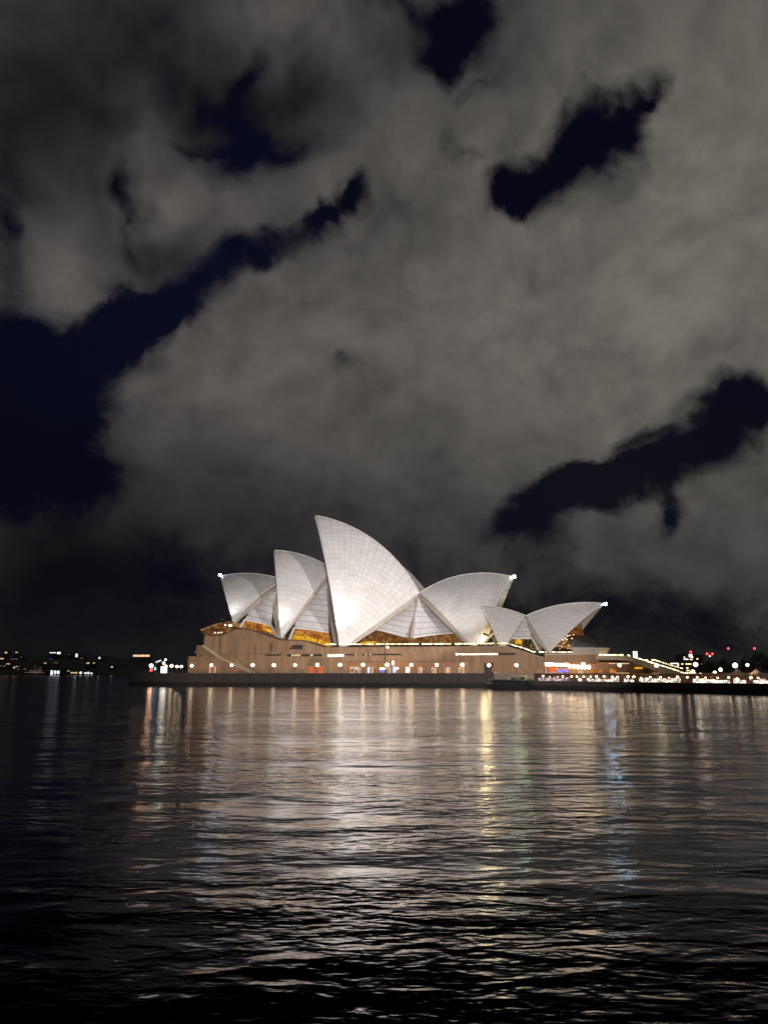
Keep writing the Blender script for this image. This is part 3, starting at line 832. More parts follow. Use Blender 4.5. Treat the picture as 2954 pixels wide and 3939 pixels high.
glass(x5((960, 740), (1000, 636), (1480, 636), (1600, 900)), 9.0, FOYERR, fr=REST, parent=rest, bars=9)
m = MB(); m.prism(pz(REST, x5((1110, 655), (1255, 655), (1240, 770), (1110, 750)), 8.8), 8.7 * RK, 8.7 * RK + .15); m.build('lit_dining_room', YELLOW, rest)
# south end: bronze fins and the sloping glass skirt
FINS = glow('dim_lit_timber', (0.55, 0.19, 0.055), 0.42, 0.7, 1.1)
link('fin_wall', loft(q6((858, 320, 9.0), (640, 490, 6.5), (480, 650, 4.8), (290, 830, 3.4)), q6((882, 440, 15.0), (905, 570, 13.0), (760, 720, 8.5), (665, 870, 6.0)), fr=REST, bulge=0.0, thick=0.2), FINS, rest)
def bars_between(ea, eb, n, r, mat, name, parent, off=-0.15):
    m = MB()
    for i in range(n + 1):
        f = i / n
        a = Vector(ea[0]).lerp(Vector(ea[1]), f); b = Vector(eb[0]).lerp(Vector(eb[1]), f)
        A, B = REST.at(*a), REST.at(*b); A.y += off; B.y += off
        m.beam(A, B, r, r)
    return m.build(name, mat, parent)
SKIRT = foyer_material('skirt_glass_sheen', ((0.055, 0.042, 0.040), (0.12, 0.105, 0.11), (0.30, 0.31, 0.36)), 0.9, 2.0, 1.2, 5.0)  # grey-blue sheen of the sloping glass, put in as a weak glow
sk = link('glass_skirt', loft(q6((590, 600, 5.5), (670, 842, 3.6)), q6((905, 572, 13.0), (1392, 842, 7.0)), fr=REST, bulge=0.0, thick=0.2), SKIRT, rest)
bars_between(q6((590, 600, 5.5), (905, 572, 13.0)), q6((670, 842, 3.6), (1392, 842, 7.0)), 14, 0.3, BRONZE, 'glazing_bar', sk, -.4)
bars_between(q6((590, 600, 5.5), (670, 842, 3.6)), q6((905, 572, 13.0), (1392, 842, 7.0)), 1, 0.14, LIME, 'glazing_bar', sk)
m = MB(); P0 = [REST.at(*p) for p in q6((660, 846, 3.4), (1440, 850, 6.8), (1372, 985, 6.8), (660, 985, 3.4))]
m.add(P0 + [p + Vector((0, 5, 0)) for p in P0], [(0, 1, 2, 3), (7, 6, 5, 4), (0, 4, 5, 1), (1, 5, 6, 2), (2, 6, 7, 3), (3, 7, 4, 0)]); m.build('skirt_plinth', CONC, rest)
hem(q6((660, 842, 3.3), (1440, 848, 6.6), (1372, 985, 6.6)), REST, rest, 0.3, LIME, 'skirt_edge')
for x, y, r in ((470, 755, .4), (575, 780, .35), (630, 860, .33), (400, 860, .3), (515, 635, .22), (560, 590, .2), (430, 710, .26), (470, 670, .22), (520, 810, .4), (420, 800, .4), (610, 575, .16), (640, 825, .3), (330, 805, .3), (545, 665, .2), (450, 820, .45), (570, 845, .4), (495, 730, .35), (600, 800, .42), (380, 790, .35), (530, 700, .3), (660, 640, .2), (690, 560, .16)):
    p = REST.at(*q6((x, y, 3.2))[0]); m = MB(); m.sphere(p, r, 8, 6, 0.6); m.build('dining_lamp', WARMW if r > .25 else BULB, rest)
m = MB(); m.sphere(REST.at(2328, 2323.5, 15.9), 0.58); m.build('tip_lamp', TIPB, rest)

# ------------------------------------------------------------------ podium
pod = in_frame(HALL, 'podium_building', 'long pinkish granite podium with slot windows that carries the white shells', 'building')
top = [(787, 2445), (852, 2445), (907, 2420.5), (959, 2420.5), (1082, 2462.6), (1170, 2464.4), (1247, 2490), (1947, 2487), (2013, 2507.7), (2092, 2532)]
face = pz(HALL, [(787, 2480)] + top + [(2092, 2560)], 0)
face[0] = (face[0][0], DECK - 0.6); face[-1] = (face[-1][0], DECK - 0.6)
def hole(x0, x1, y0, y1):
    a, b = HALL.at(x0, y1, 0), HALL.at(x1, y0, 0)
    return [(a.x, a.z), (b.x, a.z), (b.x, b.z), (a.x, b.z)]
q8 = lambda x, y: (1000 + x / 2.765, 2420 + y / 2.765)
def rect8(x0, x1, y0, y1):
    a, b = q8(x0, y0), q8(x1, y1); return hole(a[0], b[0], a[1], b[1])
H_slots = [rect8(50, 222, 267, 284), rect8(285, 662, 264, 292), rect8(712, 888, 262, 297), rect8(905, 1505, 261, 280), hole(1749, 1982, 2511, 2521)]
H_shops = hole(1328, 1802, 2547, 2592)
H_doors = [rect8(514, 574, 396, 474), rect8(599, 673, 396, 474)]
for h in H_doors + [H_shops]:
    h[0] = (h[0][0], DECK - 0.3); h[1] = (h[1][0], DECK - 0.3)
H_tri = [(q.x, q.z) for q in (HALL.at(*q8(*p), 0) for p in ((345, 168), (455, 168), (452, 215), (305, 215)))]
H_door2 = hole(1862, 1899, 2550, 2590)
m = MB(); m.prism(face, 0.0, 0.7, H_slots + [H_shops] + H_doors + [H_tri, H_door2]); m.build('facade', GRAN, pod)
# body of the podium behind the cladding
body = [(x + (0.02 if i in (0, 1) else 0), z - 0.02) for i, (x, z) in enumerate(face)]
m = MB(); m.prism(body, 0.95, 118); m.build('podium_body', GRAN, pod)
def fill(h, v, mat, name, inset=0.0):
    xs = [p[0] for p in h]; zs = [p[1] for p in h]
    m = MB(); m.box(min(xs) + inset, max(xs) - inset, v, v + 0.12, min(zs), max(zs)); return m.build(name, mat, pod)
for h in H_slots: fill(h, 0.72, DARK, 'slot_window')
fill(H_shops, 0.72, WOOD, 'shop_back_wall'); fill(H_door2, 0.72, DARK, 'service_door')
m = MB(); m.prism(H_tri, 0.72, 0.84); m.build('recess', DARK, pod)
def pane(x0, x1, y0, y1, mat, v=0.5, name='lit_pane'):
    h = hole(x0, x1, y0, y1); return fill(h, v, mat, name)
def pane8(x0, x1, y0, y1, mat, v=0.5, name='lit_pane'):
    a, b = q8(x0, y0), q8(x1, y1); return pane(a[0], b[0], a[1], b[1], mat, v, name)
pane8(330, 430, 268, 287, WARMW); pane8(530, 560, 267, 285, WARMW); pane8(716, 884, 266, 294, STRIPY); pane8(1360, 1500, 263, 279, GREENW)
for a in (1008, 1050, 1112, 1160): pane8(a, a + 22, 264, 277, WARMW)
pane(1752, 1764, 2512, 2520, STRIPW); pane(1768, 1914, 2513, 2519.5, STRIPW)
for h in H_doors:
    o = fill(h, 0.6, ORANGE, 'orange_door')
    xs = [p[0] for p in h]; zs = [p[1] for p in h]
    m = MB()
    for i in range(6): x = min(xs) + (max(xs) - min(xs)) * i / 5; m.box(x - .04, x + .04, 0.52, 0.6, min(zs), max(zs))
    m.build('door_bar', BRONZE, o)
m = MB(); m.prism([(q.x, q.z) for q in (HALL.at(*q8(*p), 0) for p in ((505, 393), (545, 306), (668, 303), (682, 393)))], -0.12, -0.004); m.build('door_recess_shade', plain('recess_shade_brown', (.17, .115, .065), .75, .2), pod)  # flat darker panel: shade of the recess over the doors, put in as colour
# shop fronts under the ledge
q9 = lambda x, y: (1300 + x / 5.53, 2440 + y / 5.53)
def pane9(x0, x1, y0, y1, mat, v=0.45, name='shop_window'):
    a, b = q9(x0, y0), q9(x1, y1); return pane(a[0], b[0], a[1], b[1], mat, v, name)
pane9(250, 350, 690, 830, WARMW); pane9(365, 405, 695, 760, COOLW); pane9(420, 480, 700, 830, WARMW); pane9(612, 668, 692, 840, COOLW); pane9(690, 745, 692, 840, WARMW)
pane9(1035, 1125, 700, 830, WARMW); pane9(1150, 1225, 685, 820, COOLW); pane9(1435, 1515, 695, 815, STRIPW)
for a, b in ((225, 280), (395, 455), (570, 630), (745, 810)):
    pane(1540 + a / 3.318, 1540 + b / 3.318, 2140 + 1415 / 3.318, 2140 + 1490 / 3.318, WARMW, 0.45, 'shop_window')
m = MB()
for i in range(34):
    x = H_shops[0][0] + (H_shops[1][0] - H_shops[0][0]) * i / 33
    m.box(x - 0.07, x + 0.07, 0.30, 0.42, DECK, H_shops[2][1] - 0.35)
m.build('shopfront_frame', BRONZE, pod)
# ledges, grooves, pilaster
def band(px0, px1, y0, y1, v0, v1, mat, name):
    h = hole(px0, px1, y0, y1); m = MB(); xs = [p[0] for p in h]; zs = [p[1] for p in h]
    m.box(min(xs), max(xs), v0, v1, min(zs), max(zs)); return m.build(name, mat, pod)
band(1335, 1815, 2541.8, 2545.5, -0.9, -0.003, GRAN, 'ledge')
band(866, 1018, 2514.8, 2516.6, -0.06, -0.003, DARK, 'groove'); band(1080, 1102, 2514.8, 2516.6, -0.06, -0.003, DARK, 'groove')
h = hole(852.5, 867, 2446, 2530); m = MB(); m.box(h[0][0], h[1][0], -0.55, -0.004, DECK, h[2][1]); m.build('pilaster', GRAN, pod)
# coping along the top edge
m = MB()
tp = pz(HALL, top, -0.1)
for a, b in zip(tp, tp[1:]): m.beam((a[0], 0.25, a[1] + 0.12), (b[0], 0.25, b[1] + 0.12), 1.1, 0.28)
m.build('coping', BRONZE, pod)
# stepped blocks at the north end and the outside stair
m = MB(); b_ = pz(HALL, [(724, 2592), (724, 2524.7), (900, 2524.7), (979, 2592)], -2.2)
b_[0] = (b_[0][0], DECK - 0.4); b_[-1] = (b_[-1][0], DECK - 0.4)
m.prism(b_, -2.2, -0.7); m.prism([(b_[0][0] + .02, DECK - .4), (b_[1][0] + .02, b_[1][1] - .02), (-72.4, b_[1][1] - .02), (-72.4, DECK - .4)], -0.7, 100); m.build('lower_block', GRAN, pod)
m = MB(); c_ = pz(HALL, [(757, 2524), (757, 2482), (786.5, 2482), (786.5, 2524)], 1.5); m.prism(c_, 1.5, 90)
m.prism(pz(HALL, [(747, 2513), (756.8, 2496), (756.8, 2513)], 2), 2, 60); m.build('middle_block', GRAN, pod)
st = pz(HALL, [(786.7, 2484.5), (852.5, 2529.5), (910, 2557.5), (926, 2561), (984, 2591)], -1.2)
m = MB()
for a, b in zip(st, st[1:]): m.beam((a[0], -2.0, a[1]), (b[0], -2.0, b[1]), 1.6, 0.9)
sto = m.build('outside_stair', LIME, pod)
m = MB()
for a, b in zip(st[:2], st[1:2]): m.beam((a[0], -2.86, a[1] + 0.1), (b[0], -2.86, b[1] + 0.1), 0.1, 0.45)
m.build('stair_light', glow('dim_stair_light', (0.75, 0.68, 0.22), 0.36), sto)
m = MB()
for a, b in zip(st[1:], st[2:]): m.beam((a[0], -2.86, a[1] + 0.1), (b[0], -2.86, b[1] + 0.1), 0.1, 0.25)
m.build('stair_light', glow('dimmer_stair_light', (0.6, 0.5, 0.25), 0.20), sto)
# balustrade with its line of light along the terrace
def rail(px_pts, v, hgt, lmat, lr, name, ps=1.5):
    P = [HALL.at(x, y, v) for x, y in px_pts]
    m = MB(); l = MB()
    for a, b in zip(P, P[1:]):
        n = max(1, int((b - a).length / ps))
        for i in range(n): p = a.lerp(b, i / n); m.box(p.x - .03, p.x + .03, v - .03, v + .03, p.z - hgt, p.z)
        k = max(1, int((b - a).length / 1.1)); rnd = random.Random(int(a.x * 10))
        for i in range(k):
            if rnd.random() < 0.86: l.beam(a.lerp(b, (i + .02) / k), a.lerp(b, (i + rnd.uniform(.7, .98)) / k), lr, lr * rnd.uniform(.7, 1.3))
    o = m.build(name, BRONZE, pod); l.build('light_strip', lmat, o)
    return o
rail([(1252, 2478.5), (1600, 2477.3), (1948, 2475)], 0.9, 1.0, STRIPY, 0.42, 'balustrade')
rail([(1950, 2475), (2014, 2493), (2050, 2507), (2092, 2509)], 0.9, 1.0, STRIPY, 0.34, 'balustrade')
rail([(2060, 2507.5), (2308, 2509.5)], 3.4, 1.1, STRIPW, 0.30, 'balustrade')
# terrace parapet in front of the pavilion
m = MB(); t_ = pz(HALL, [(2093, 2548), (2093, 2518), (2120, 2515.5), (2300, 2517), (2300, 2534), (2300, 2548)], 1.6); m.prism(t_, -1.2, 30); m.build('terrace_slab', GRAN, pod)
band(2095, 2305, 2513.5, 2519, -1.7, -1.21, LIME, 'terrace_coping')
# south approach: great stair sloping to the forecourt
sw = pz(HALL, [(2291, 2535), (2291, 2522), (2412, 2523), (2470, 2539), (2632, 2596), (2660, 2600), (2560, 2598), (2490, 2571), (2415, 2541)], -1.6)
m = MB(); m.prism(sw, -1.6, 1.0); so = m.build('stair_wall', LIME, pod)
sb = [(x, z - 0.35) for x, z in pz(HALL, [(2291, 2560), (2291, 2522), (2412, 2523), (2470, 2539), (2632, 2596)], -1.6)] 
n_ = 28; steps = MB()
x0_, z0_ = sb[2]; x1_, z1_ = sb[4]
for i in range(n_):
    xa = x0_ + (x1_ - x0_) * i / n_; xb = x0_ + (x1_ - x0_) * (i + 1) / n_
    za = z0_ + (z1_ - z0_) * i / n_; steps.box(xa, xb, 1.02, 78, max(2.0, za - 1.2), za)
steps.box(sb[1][0], x0_, 1.02, 78, z0_ - 1.2, z0_)
steps.build('great_stair', PAVE, pod)
rail([(2292, 2519), (2412, 2520), (2440, 2528), (2470, 2538), (2530, 2556), (2600, 2578), (2632, 2590)], -0.6, 0.5, STRIPY, 0.42, 'balustrade')
rail([(2456, 2539.5), (2492, 2539), (2515, 2538), (2545, 2548), (2590, 2562), (2640, 2576)], 30, 0.6, STRIPY, 0.36, 'balustrade')
rail([(2635, 2588), (2690, 2591), (2705, 2594)], 1.0, 0.5, STRIPY, 0.36, 'balustrade')
# bars and rooms under the stair
bk = pz(HALL, [(2093, 2595), (2093, 2547), (2412, 2547), (2560, 2598)], 7); m = MB(); m.prism(bk, 7, 7.4); m.build('undercroft_wall', WOOD, pod)
m = MB(); m.prism(pz(HALL, [(2420, 2545), (2490, 2573), (2560, 2599), (2430, 2599), (2418, 2570)], 2.0), 2.0, 2.6); m.build('stair_buttress', GRAN, pod)
q10 = lambda x, y: (2060 + x / 5.53, 2480 + y / 5.53)
def box10(x0, x1, y0, y1, v, mat, name, d=0.5):
    a, b = q10(x0, y1), q10(x1, y0); A, B = HALL.at(*a, v), HALL.at(*b, v)
    m = MB(); m.box(A.x, B.x, v, v + d, A.z, B.z); return m.build(name, mat, pod)
box10(195, 390, 380, 458, 1.0, STRIPW, 'lit_sign_box'); box10(408, 682, 390, 464, 1.0, STRIPW, 'lit_sign_box')
box10(200, 230, 460, 600, 1.2, LIME, 'bar_post'); box10(250, 410, 470, 600, 5.0, ORANGE, 'bar_room'); box10(420, 480, 496, 530, 4, YELLOW, 'bar_room'); box10(470, 690, 530, 585, 3.0, PURPLE, 'bar_screen')
box10(712, 815, 514, 542, 4, YELLOW, 'bar_room'); box10(890, 1010, 540, 640, 5, WARMW, 'bar_room'); box10(1160, 1410, 540, 600, 5, FOYERO, 'bar_room'); box10(1570, 1700, 510, 600, 5, FOYERO, 'bar_room')
box10(0, 600, 592, 640, 0.2, LIME, 'bar_counter', 0.8); box10(885, 1390, 606, 645, 0.2, WOOD, 'bar_counter', 0.8)
q11 = lambda x, y: (2340 + x / 5.53, 2480 + y / 5.53)
def box11(x0, x1, y0, y1, v, mat, name, d=0.5):
    a, b = q11(x0, y1), q11(x1, y0); A, B = HALL.at(*a, v), HALL.at(*b, v)
    m = MB(); m.box(A.x, B.x, v, v + d, A.z, B.z); return m.build(name, mat, pod)
box11(150, 440, 596, 655, 1.8, WARMW, 'bar_counter'); box11(930, 1130, 604, 655, 1.4, WARMW, 'bar_counter'); box11(555, 720, 480, 512, 1.4, YELLOW, 'bar_awning'); box11(0, 440, 388, 412, 3.0, WARMW, 'ceiling_light')

# ------------------------------------------------------------------ lamps
def make_lamp(h, r, mat, name='street_lamp'):
    root = empty(name, 'lamp', 'street lamp')
    m = MB(); m.tube((0, 0, 0), (0, 0, 0.4), 0.13, 0.10); m.tube((0, 0, 0.4), (0, 0, h - r * 0.8), 0.065, 0.05); m.build('pole', STEEL, root)
    m = MB(); m.sphere((0, 0, h), r, 14, 9); m.build('globe', mat, root, True)
    m = MB(); m.tube((0, 0, h + r * 0.93), (0, 0, h + r * 1.15), 0.12, 0.04); m.build('cap', STEEL, root)
    return root
LAMPS = [  # photo position of the globe, v, what tells it apart
    (738.6, 2560.5, -6, 'globe lamp beside the lowest north block of the podium'), (814.5, 2559, -6, 'globe lamp in front of the two slim lit doorposts'),
    (892, 2559, -6, 'globe lamp before the upper flight of the outside stair'), (972.6, 2558.5, -6, 'globe lamp just above the foot of the outside stair'),
    (1054, 2558.5, -6, 'globe lamp under the leftmost slot window'), (1135.6, 2558.5, -6, 'globe lamp left of the orange doors'),
    (1221, 2557.4, -6, 'globe lamp between the two orange doors'), (1308, 2557.4, -6, 'globe lamp below the yellow slot window'),
    (1396.7, 2557.4, -6, 'globe lamp at the left end of the shop fronts'), (1489, 2557.4, -6, 'globe lamp at the foot of the tall mast'),
    (1582, 2557.4, -6, 'globe lamp before the middle of the shop fronts'), (1679.5, 2557.4, -6, 'globe lamp third from the right along the shop fronts'),
    (1778, 2557.4, -6, 'globe lamp at the right end of the shop fronts'), (1880, 2558.8, -6, 'globe lamp in front of the dark service door'),
    (1985.5, 2558.8, -6, 'globe lamp on the blank brown wall left of the bar'), (2107, 2555.5, -6, 'globe lamp at the left end of the white bar sign'),
    (2243, 2555.5, -4, 'globe lamp above the row of round bar lanterns'), (2382, 2558.8, -6, 'globe lamp under the top of the great stair'),
    (2524, 2559.8, -6, 'globe lamp halfway down the great stair'), (2674, 2556, -8, 'large globe lamp beyond the foot of the great stair'),
    (2826, 2559.5, -8, 'large globe lamp left of the pale lit tree'), (2873, 2557.6, 6, 'globe lamp close beside the pale lit tree'),
]
proto = make_lamp(3.4, 0.60, GLOBE)
first = True
for x, y, v, lab in LAMPS:
    p = HALL.at(x, y, v); r = (1.25 if 'large' in lab else 1.0) * (0.88 + 0.26 * ((x * 0.37) % 1.0))
    o = proto if first else copy_tree(proto); first = False
    o.location = HALL.w((p.x, p.y, DECK)); s_ = (p.z - DECK) / 3.4
    o.scale = (r, r, s_)
    tag(o, lab, 'street lamp', 'globe lamps along the promenade')
    for c in o.children:
        if c.name.startswith('globe') and int(x * 1.7) % 3 == 0:
            c.material_slots[0].link = 'OBJECT'; c.material_slots[0].material = GLOBEW
        if c.name.startswith('globe'): c.scale = (1, 1, r / s_); c.location = (0, 0, 3.4 * (1 - r / s_))
FAR = [(661, 2561, 14, 'lamp rounding the north end, nearest of three in a row'), (681.5, 2564, 34, 'lamp rounding the north end, middle of three in a row'), (699, 2564, 54, 'lamp rounding the north end, farthest of three in a row')]
for x, y, v, lab in FAR:
    p = HALL.at(x, y, v); o = copy_tree(proto); o.location = HALL.w((p.x, p.y, DECK)); o.scale = (1.1, 1.1, (p.z - DECK) / 3.4); tag(o, lab, 'street lamp', 'globe lamps at the north end')
COURT = [(2663, 2583, 345, 'small lamp at the end of the stair lights'), (2748, 2586.5, 360, 'lamp left of the yellow lit kiosk'), (2770, 2576, 380, 'lamp standing taller above the yellow lit kiosk'), (2833, 2590, 345, 'left lamp of a close pair in the forecourt'), (2848, 2590, 350, 'right lamp of a close pair in the forecourt'), (2900, 2591, 345, 'lamp nearest the right edge of the forecourt')]
for x, y, Y, lab in COURT:
    p = world_at(x, y, Y); o = copy_tree(proto); o.location = (p.x, p.y, 2.0); o.scale = (1.25, 1.25, max(0.6, (p.z - 2.0) / 3.4)); tag(o, lab, 'street lamp', 'lamps of the forecourt')
# tall masts
def mast(px, y_top, y_lamp, v, lab, lamp=True):
    t = HALL.at(px, y_top, v); o = empty('light_mast', lab, 'light mast', HALL.w((t.x, t.y, DECK)), -R(12))
    h = t.z - DECK
    m = MB(); m.tube((0, 0, 0), (0, 0, h), 0.22, 0.14); m.build('pole', BRONZE, o)
    if lamp:
        z = HALL.at(px, y_lamp, v).z - DECK
        m = MB(); m.beam((0, 0, z + .5), (0.9, 0, z + .5), .1, .1); m.build('bracket', BRONZE, o)
        m = MB(); m.sphere((0.95, 0, z), 0.40, 12, 8); m.build('globe', GLOBE, o)
    else:
        m = MB()
        for k in range(4): m.box(-0.65, 0.65, -0.15, 0.15, h - 0.4 - k * 0.75, h - 0.15 - k * 0.75)
        m.build('floodlight_head', BRONZE, o)
mast(1481, 2466, 2489.5, -5, 'tall thin mast with one lamp in front of the terrace lights')
mast(1044.5, 2474, 2474, -4, 'tall thin mast with stacked unlit heads left of the slot windows', False)
# column lantern with the bright cool shop lights
p = HALL.at(1507, 2545, -3); o = empty('lantern_column', 'dark column with a white lantern right of the tall mast', 'lantern', HALL.w((p.x, p.y, DECK)), -R(12))
m = MB(); m.box(-.35, .1, -.2, .2, 0, p.z - DECK + .4); m.build('column', BRONZE, o)
m = MB(); m.box(.2, .75, -.2, .2, p.z - DECK - 1.2, p.z - DECK + .2); m.build('lantern', GLOBE, o)
for x, y, lab in ((1466, 2572.5, 'left of two joined cool white globes above a violet screen'), (1478, 2572, 'right of two joined cool white globes above a violet screen'), (1527, 2571, 'cool white globe right of the lantern column'), (1569, 2574, 'small white globe by the cream shop window')):
    p = HALL.at(x, y, -4); o = copy_tree(proto); o.location = HALL.w((p.x, p.y, DECK)); o.scale = (.95, .95, (p.z - DECK) / 3.4); tag(o, lab, 'street lamp', 'low globes by the shops')
o = empty('display_screen', 'violet lit display screen below two joined globes', 'display screen', HALL.w((HALL.at(1472, 2590, -4.4).x, -4.4, DECK)), -R(12))
m = MB(); m.box(-.75, .75, -.1, .1, .25, 1.15); m.build('screen', PURPLE, o); m = MB(); m.box(-.6, -.5, -.08, .08, 0, .25); m.box(.5, .6, -.08, .08, 0, .25); m.build('stand', STEEL, o)
# bar lanterns
proto_b = empty('hanging_lantern', 'lantern', 'lantern')
m = MB(); m.sphere((0, 0, 0), 0.62, 12, 9, 1.2); m.build('shade', GLOBE, proto_b, True)
m = MB(); m.tube((0, 0, 0.7), (0, 0, 2.2), 0.03, 0.03, 6); m.build('cord', BRONZE, proto_b)
BL = [(715, 455, 'round bar lantern next to the white sign, first of the row'), (805, 462, 'second round bar lantern from the white sign'), (890, 472, 'third and lowest round bar lantern from the white sign'), (970, 478, 'fourth round bar lantern from the white sign'), (1045, 475, 'fifth round bar lantern, under the single globe lamp'), (1130, 478, 'last round bar lantern, farthest from the white sign')]
for i, (x, y, lab) in enumerate(BL):
    o = proto_b if i == 0 else copy_tree(proto_b); o.location = HALL.w(HALL.at(*q10(x, y), 1.0)); tag(o, lab, 'lantern', 'round lanterns hanging in the bar')

# ------------------------------------------------------------------ small things on the promenade
p0 = HALL.at(631, 2591, -6)
o = empty('kiosk', 'small white lit kiosk standing on the north end of the promenade', 'kiosk', HALL.w((p0.x, p0.y, DECK)), -R(12))
m = MB(); m.box(-.85, .85, -.8, .8, 0.1, 2.6); m.build('lit_body', glow('kiosk_light', (1.0, 0.95, 0.85), 5.0, 0.3, 1.0), o)
m = MB(); m.box(-1.1, 1.1, -1.05, 1.05, 2.62, 2.8); m.box(-1, 1, -.95, .95, 0, .1); m.build('roof', STEEL, o)
for px, yt, v, r, mt, lab in ((583, 2561, -4, .75, GLOBE, 'bright white lamp post above the red light at the north end'), (638, 2537.5, 4, .36, GLOBEC, 'tallest lamp post above the white kiosk'), (631, 2551, 0, .5, GLOBE, 'lamp post right over the white kiosk'), (640, 2563, 2, .5, GLOBE, 'lamp post close at the right of the white kiosk')):
    p = HALL.at(px, yt, v); o = make_lamp(p.z - DECK, r, mt, 'lamp_post'); o.location = HALL.w((p.x, p.y, DECK)); tag(o, lab, 'lamp post', 'lamp posts at the north end')
p = HALL.at(583, 2576, -6); o = empty('harbour_light', 'red harbour light low on the north end of the quay', 'harbour light', HALL.w((p.x, p.y, DECK)))
m = MB(); m.tube((0, 0, 0), (0, 0, 1.0), .12, .1); m.build('post', STEEL, o); m = MB(); m.sphere((0, 0, 1.25), .62, 10, 8); m.build('red_lens', RED, o)
p = HALL.at(598, 2574, -5); o = empty('signal_light', 'small turquoise signal beside the red harbour light', 'signal', HALL.w((p.x, p.y, DECK)))
m = MB(); m.tube((0, 0, 0), (0, 0, 1.3), .08, .08); m.build('post', STEEL, o); m = MB(); m.box(-.25, .25, -.2, .2, 1.3, 2.1); m.build('lens', CYAN, o)
p = HALL.at(610, 2545, 8); o = empty('banner_light', 'slanting white lit banner over the north end', 'banner', HALL.w((p.x, p.y, DECK)))
m = MB(); m.tube((-1, 0, 0), (-1, 0, p.z - DECK), .08, .08); m.build('pole', STEEL, o)
m = MB(); m.beam((-1.1, 0, p.z - DECK - .3), (1.1, 0, p.z - DECK + .5), .12, .6); m.build('lit_panel', glow('banner_glow', (.9, .92, 1), 1.2, .4, 2), o)
# slim lit doorposts at the foot of the lower block
for x, lab in ((808, 'left slim lit post at the lower block'), (827, 'right slim lit post at the lower block')):
    p = HALL.at(x, 2592, -3.2); o = empty('lit_post', lab, 'lit post', HALL.w((p.x, p.y, DECK)), -R(12), 'slim lit posts')
    m = MB(); m.box(-.28, .28, -.2, .2, .1, 2.4); m.build('light_face', glow('post_glow', (1.0, .55, .35), .9, .3, 1.0), o); m = MB(); m.box(-.34, .34, -.26, .26, 0, .1); m.box(-.34, .34, -.26, .26, 2.4, 2.5); m.build('frame', BRONZE, o)
# a ring sculpture by the service door
p = HALL.at(1905, 2585, -3); o = empty('ring_bench', 'small curved orange ring seat by the service door', 'seat', HALL.w((p.x, p.y, DECK)), -R(12))
m = MB()
for i in range(10):
    a0, a1 = R(40 + 28 * i), R(40 + 28 * (i + 1)); m.tube((1.1 * math.cos(a0), 0, 1.2 + 1.1 * math.sin(a0)), (1.1 * math.cos(a1), 0, 1.2 + 1.1 * math.sin(a1)), .22, .22, 8)
m.build('ring', plain('orange_paint', (.5, .2, .1), .5), o); m = MB(); m.box(-.6, .9, -.35, .35, 0, .15); m.build('foot', LIME, o)
# railing on the promenade edge
r_ = in_frame(HALL, 'promenade_railing', 'thin dark railing along the edge of the promenade', 'railing')
u0, u1 = -92.0, 36.0
for i in range(65): u = u0 + (u1 - u0) * i / 64; m = MB(); m.box(u - .03, u + .03, -12.6, -12.54, DECK, DECK + .95); m.build('post', STEEL, r_)
m = MB(); m.box(u0, u1, -12.62, -12.52, DECK + .95, DECK + 1.02); m.build('top_rail', STEEL, r_); m = MB(); m.box(u0, u1, -12.60, -12.54, DECK + .5, DECK + .54); m.build('mid_rail', STEEL, r_)
# ramp down to the lower boardwalk
o = empty('boarding_ramp', 'slanting pale gangway with a lit yellow landing above the dark boat', 'gangway', (0, 0, 0))
a, b = world_at(1955, 2612, 262), world_at(1972, 2588, 268)
m = MB(); m.beam(a, b, 1.4, .25); m.build('ramp_deck', LIME, o)
a, b = world_at(1970, 2599, 262), world_at(2022, 2600, 255)
m = MB(); m.beam(a, b, .9, .35); m.build('landing', LIME, o); m = MB(); m.beam(world_at(2008, 2607, 254), world_at(2024, 2609, 253), .8, 1.3); m.build('lit_landing', glow('landing_glow', (.9, .8, .25), .5, .5, 1), o)

# ------------------------------------------------------------------ boat
bp = world_at(1955, 2648, 243)
boat = empty('water_taxi', 'dark covered boat moored under the promenade corner', 'boat', (bp.x, bp.y, 0), R(-40))
def hull():
    vs, fs = [], []
    st_ = [(-8, .25, 1.9), (-6.6, 1.3, 1.6), (-4, 2.0, 1.35), (0, 2.2, 1.2), (4, 2.1, 1.15), (7.4, 1.8, 1.15)]
    for x, w, h in st_: vs += [(x, -w, h), (x + .2, -w * .75, -.2), (x + .2, w * .75, -.2), (x, w, h)]
    for i in range(len(st_) - 1):
        a, b = i * 4, (i + 1) * 4
        fs += [(a, b, b + 1, a + 1), (a + 1, b + 1, b + 2, a + 2), (a + 2, b + 2, b + 3, a + 3), (a + 3, b + 3, b, a)]
    fs += [(0, 1, 2, 3), (20, 23, 22, 21)]
    return mesh(vs, fs)
link('hull', hull(), HULL, boat)
m = MB(); m.box(-5.2, 6.4, -1.6, 1.6, 1.2, 1.9); m.build('cabin', HULL, boat)
m = MB()
for i in range(8): m.box(-5.0 + i * 1.45, -3.9 + i * 1.45, -1.63, 1.63, 1.95, 2.75)
wn_ = m.build('window_band', GLASSD, boat)
m = MB(); m.box(-6.3, 7.0, -1.95, 1.95, 2.85, 3.05); m.build('canopy_roof', HULLR, boat)
m = MB()
for x in (-5.1, 0, 6.3):
    for y in (-1.55, 1.55): m.tube((x, y, 1.2), (x, y, 2.85), .05, .05, 6)
m.build('canopy_posts', STEEL, boat)
m = MB(); m.box(4.6, 5.6, -.4, .4, 3.05, 3.7); m.build('wheelhouse', HULL, boat)

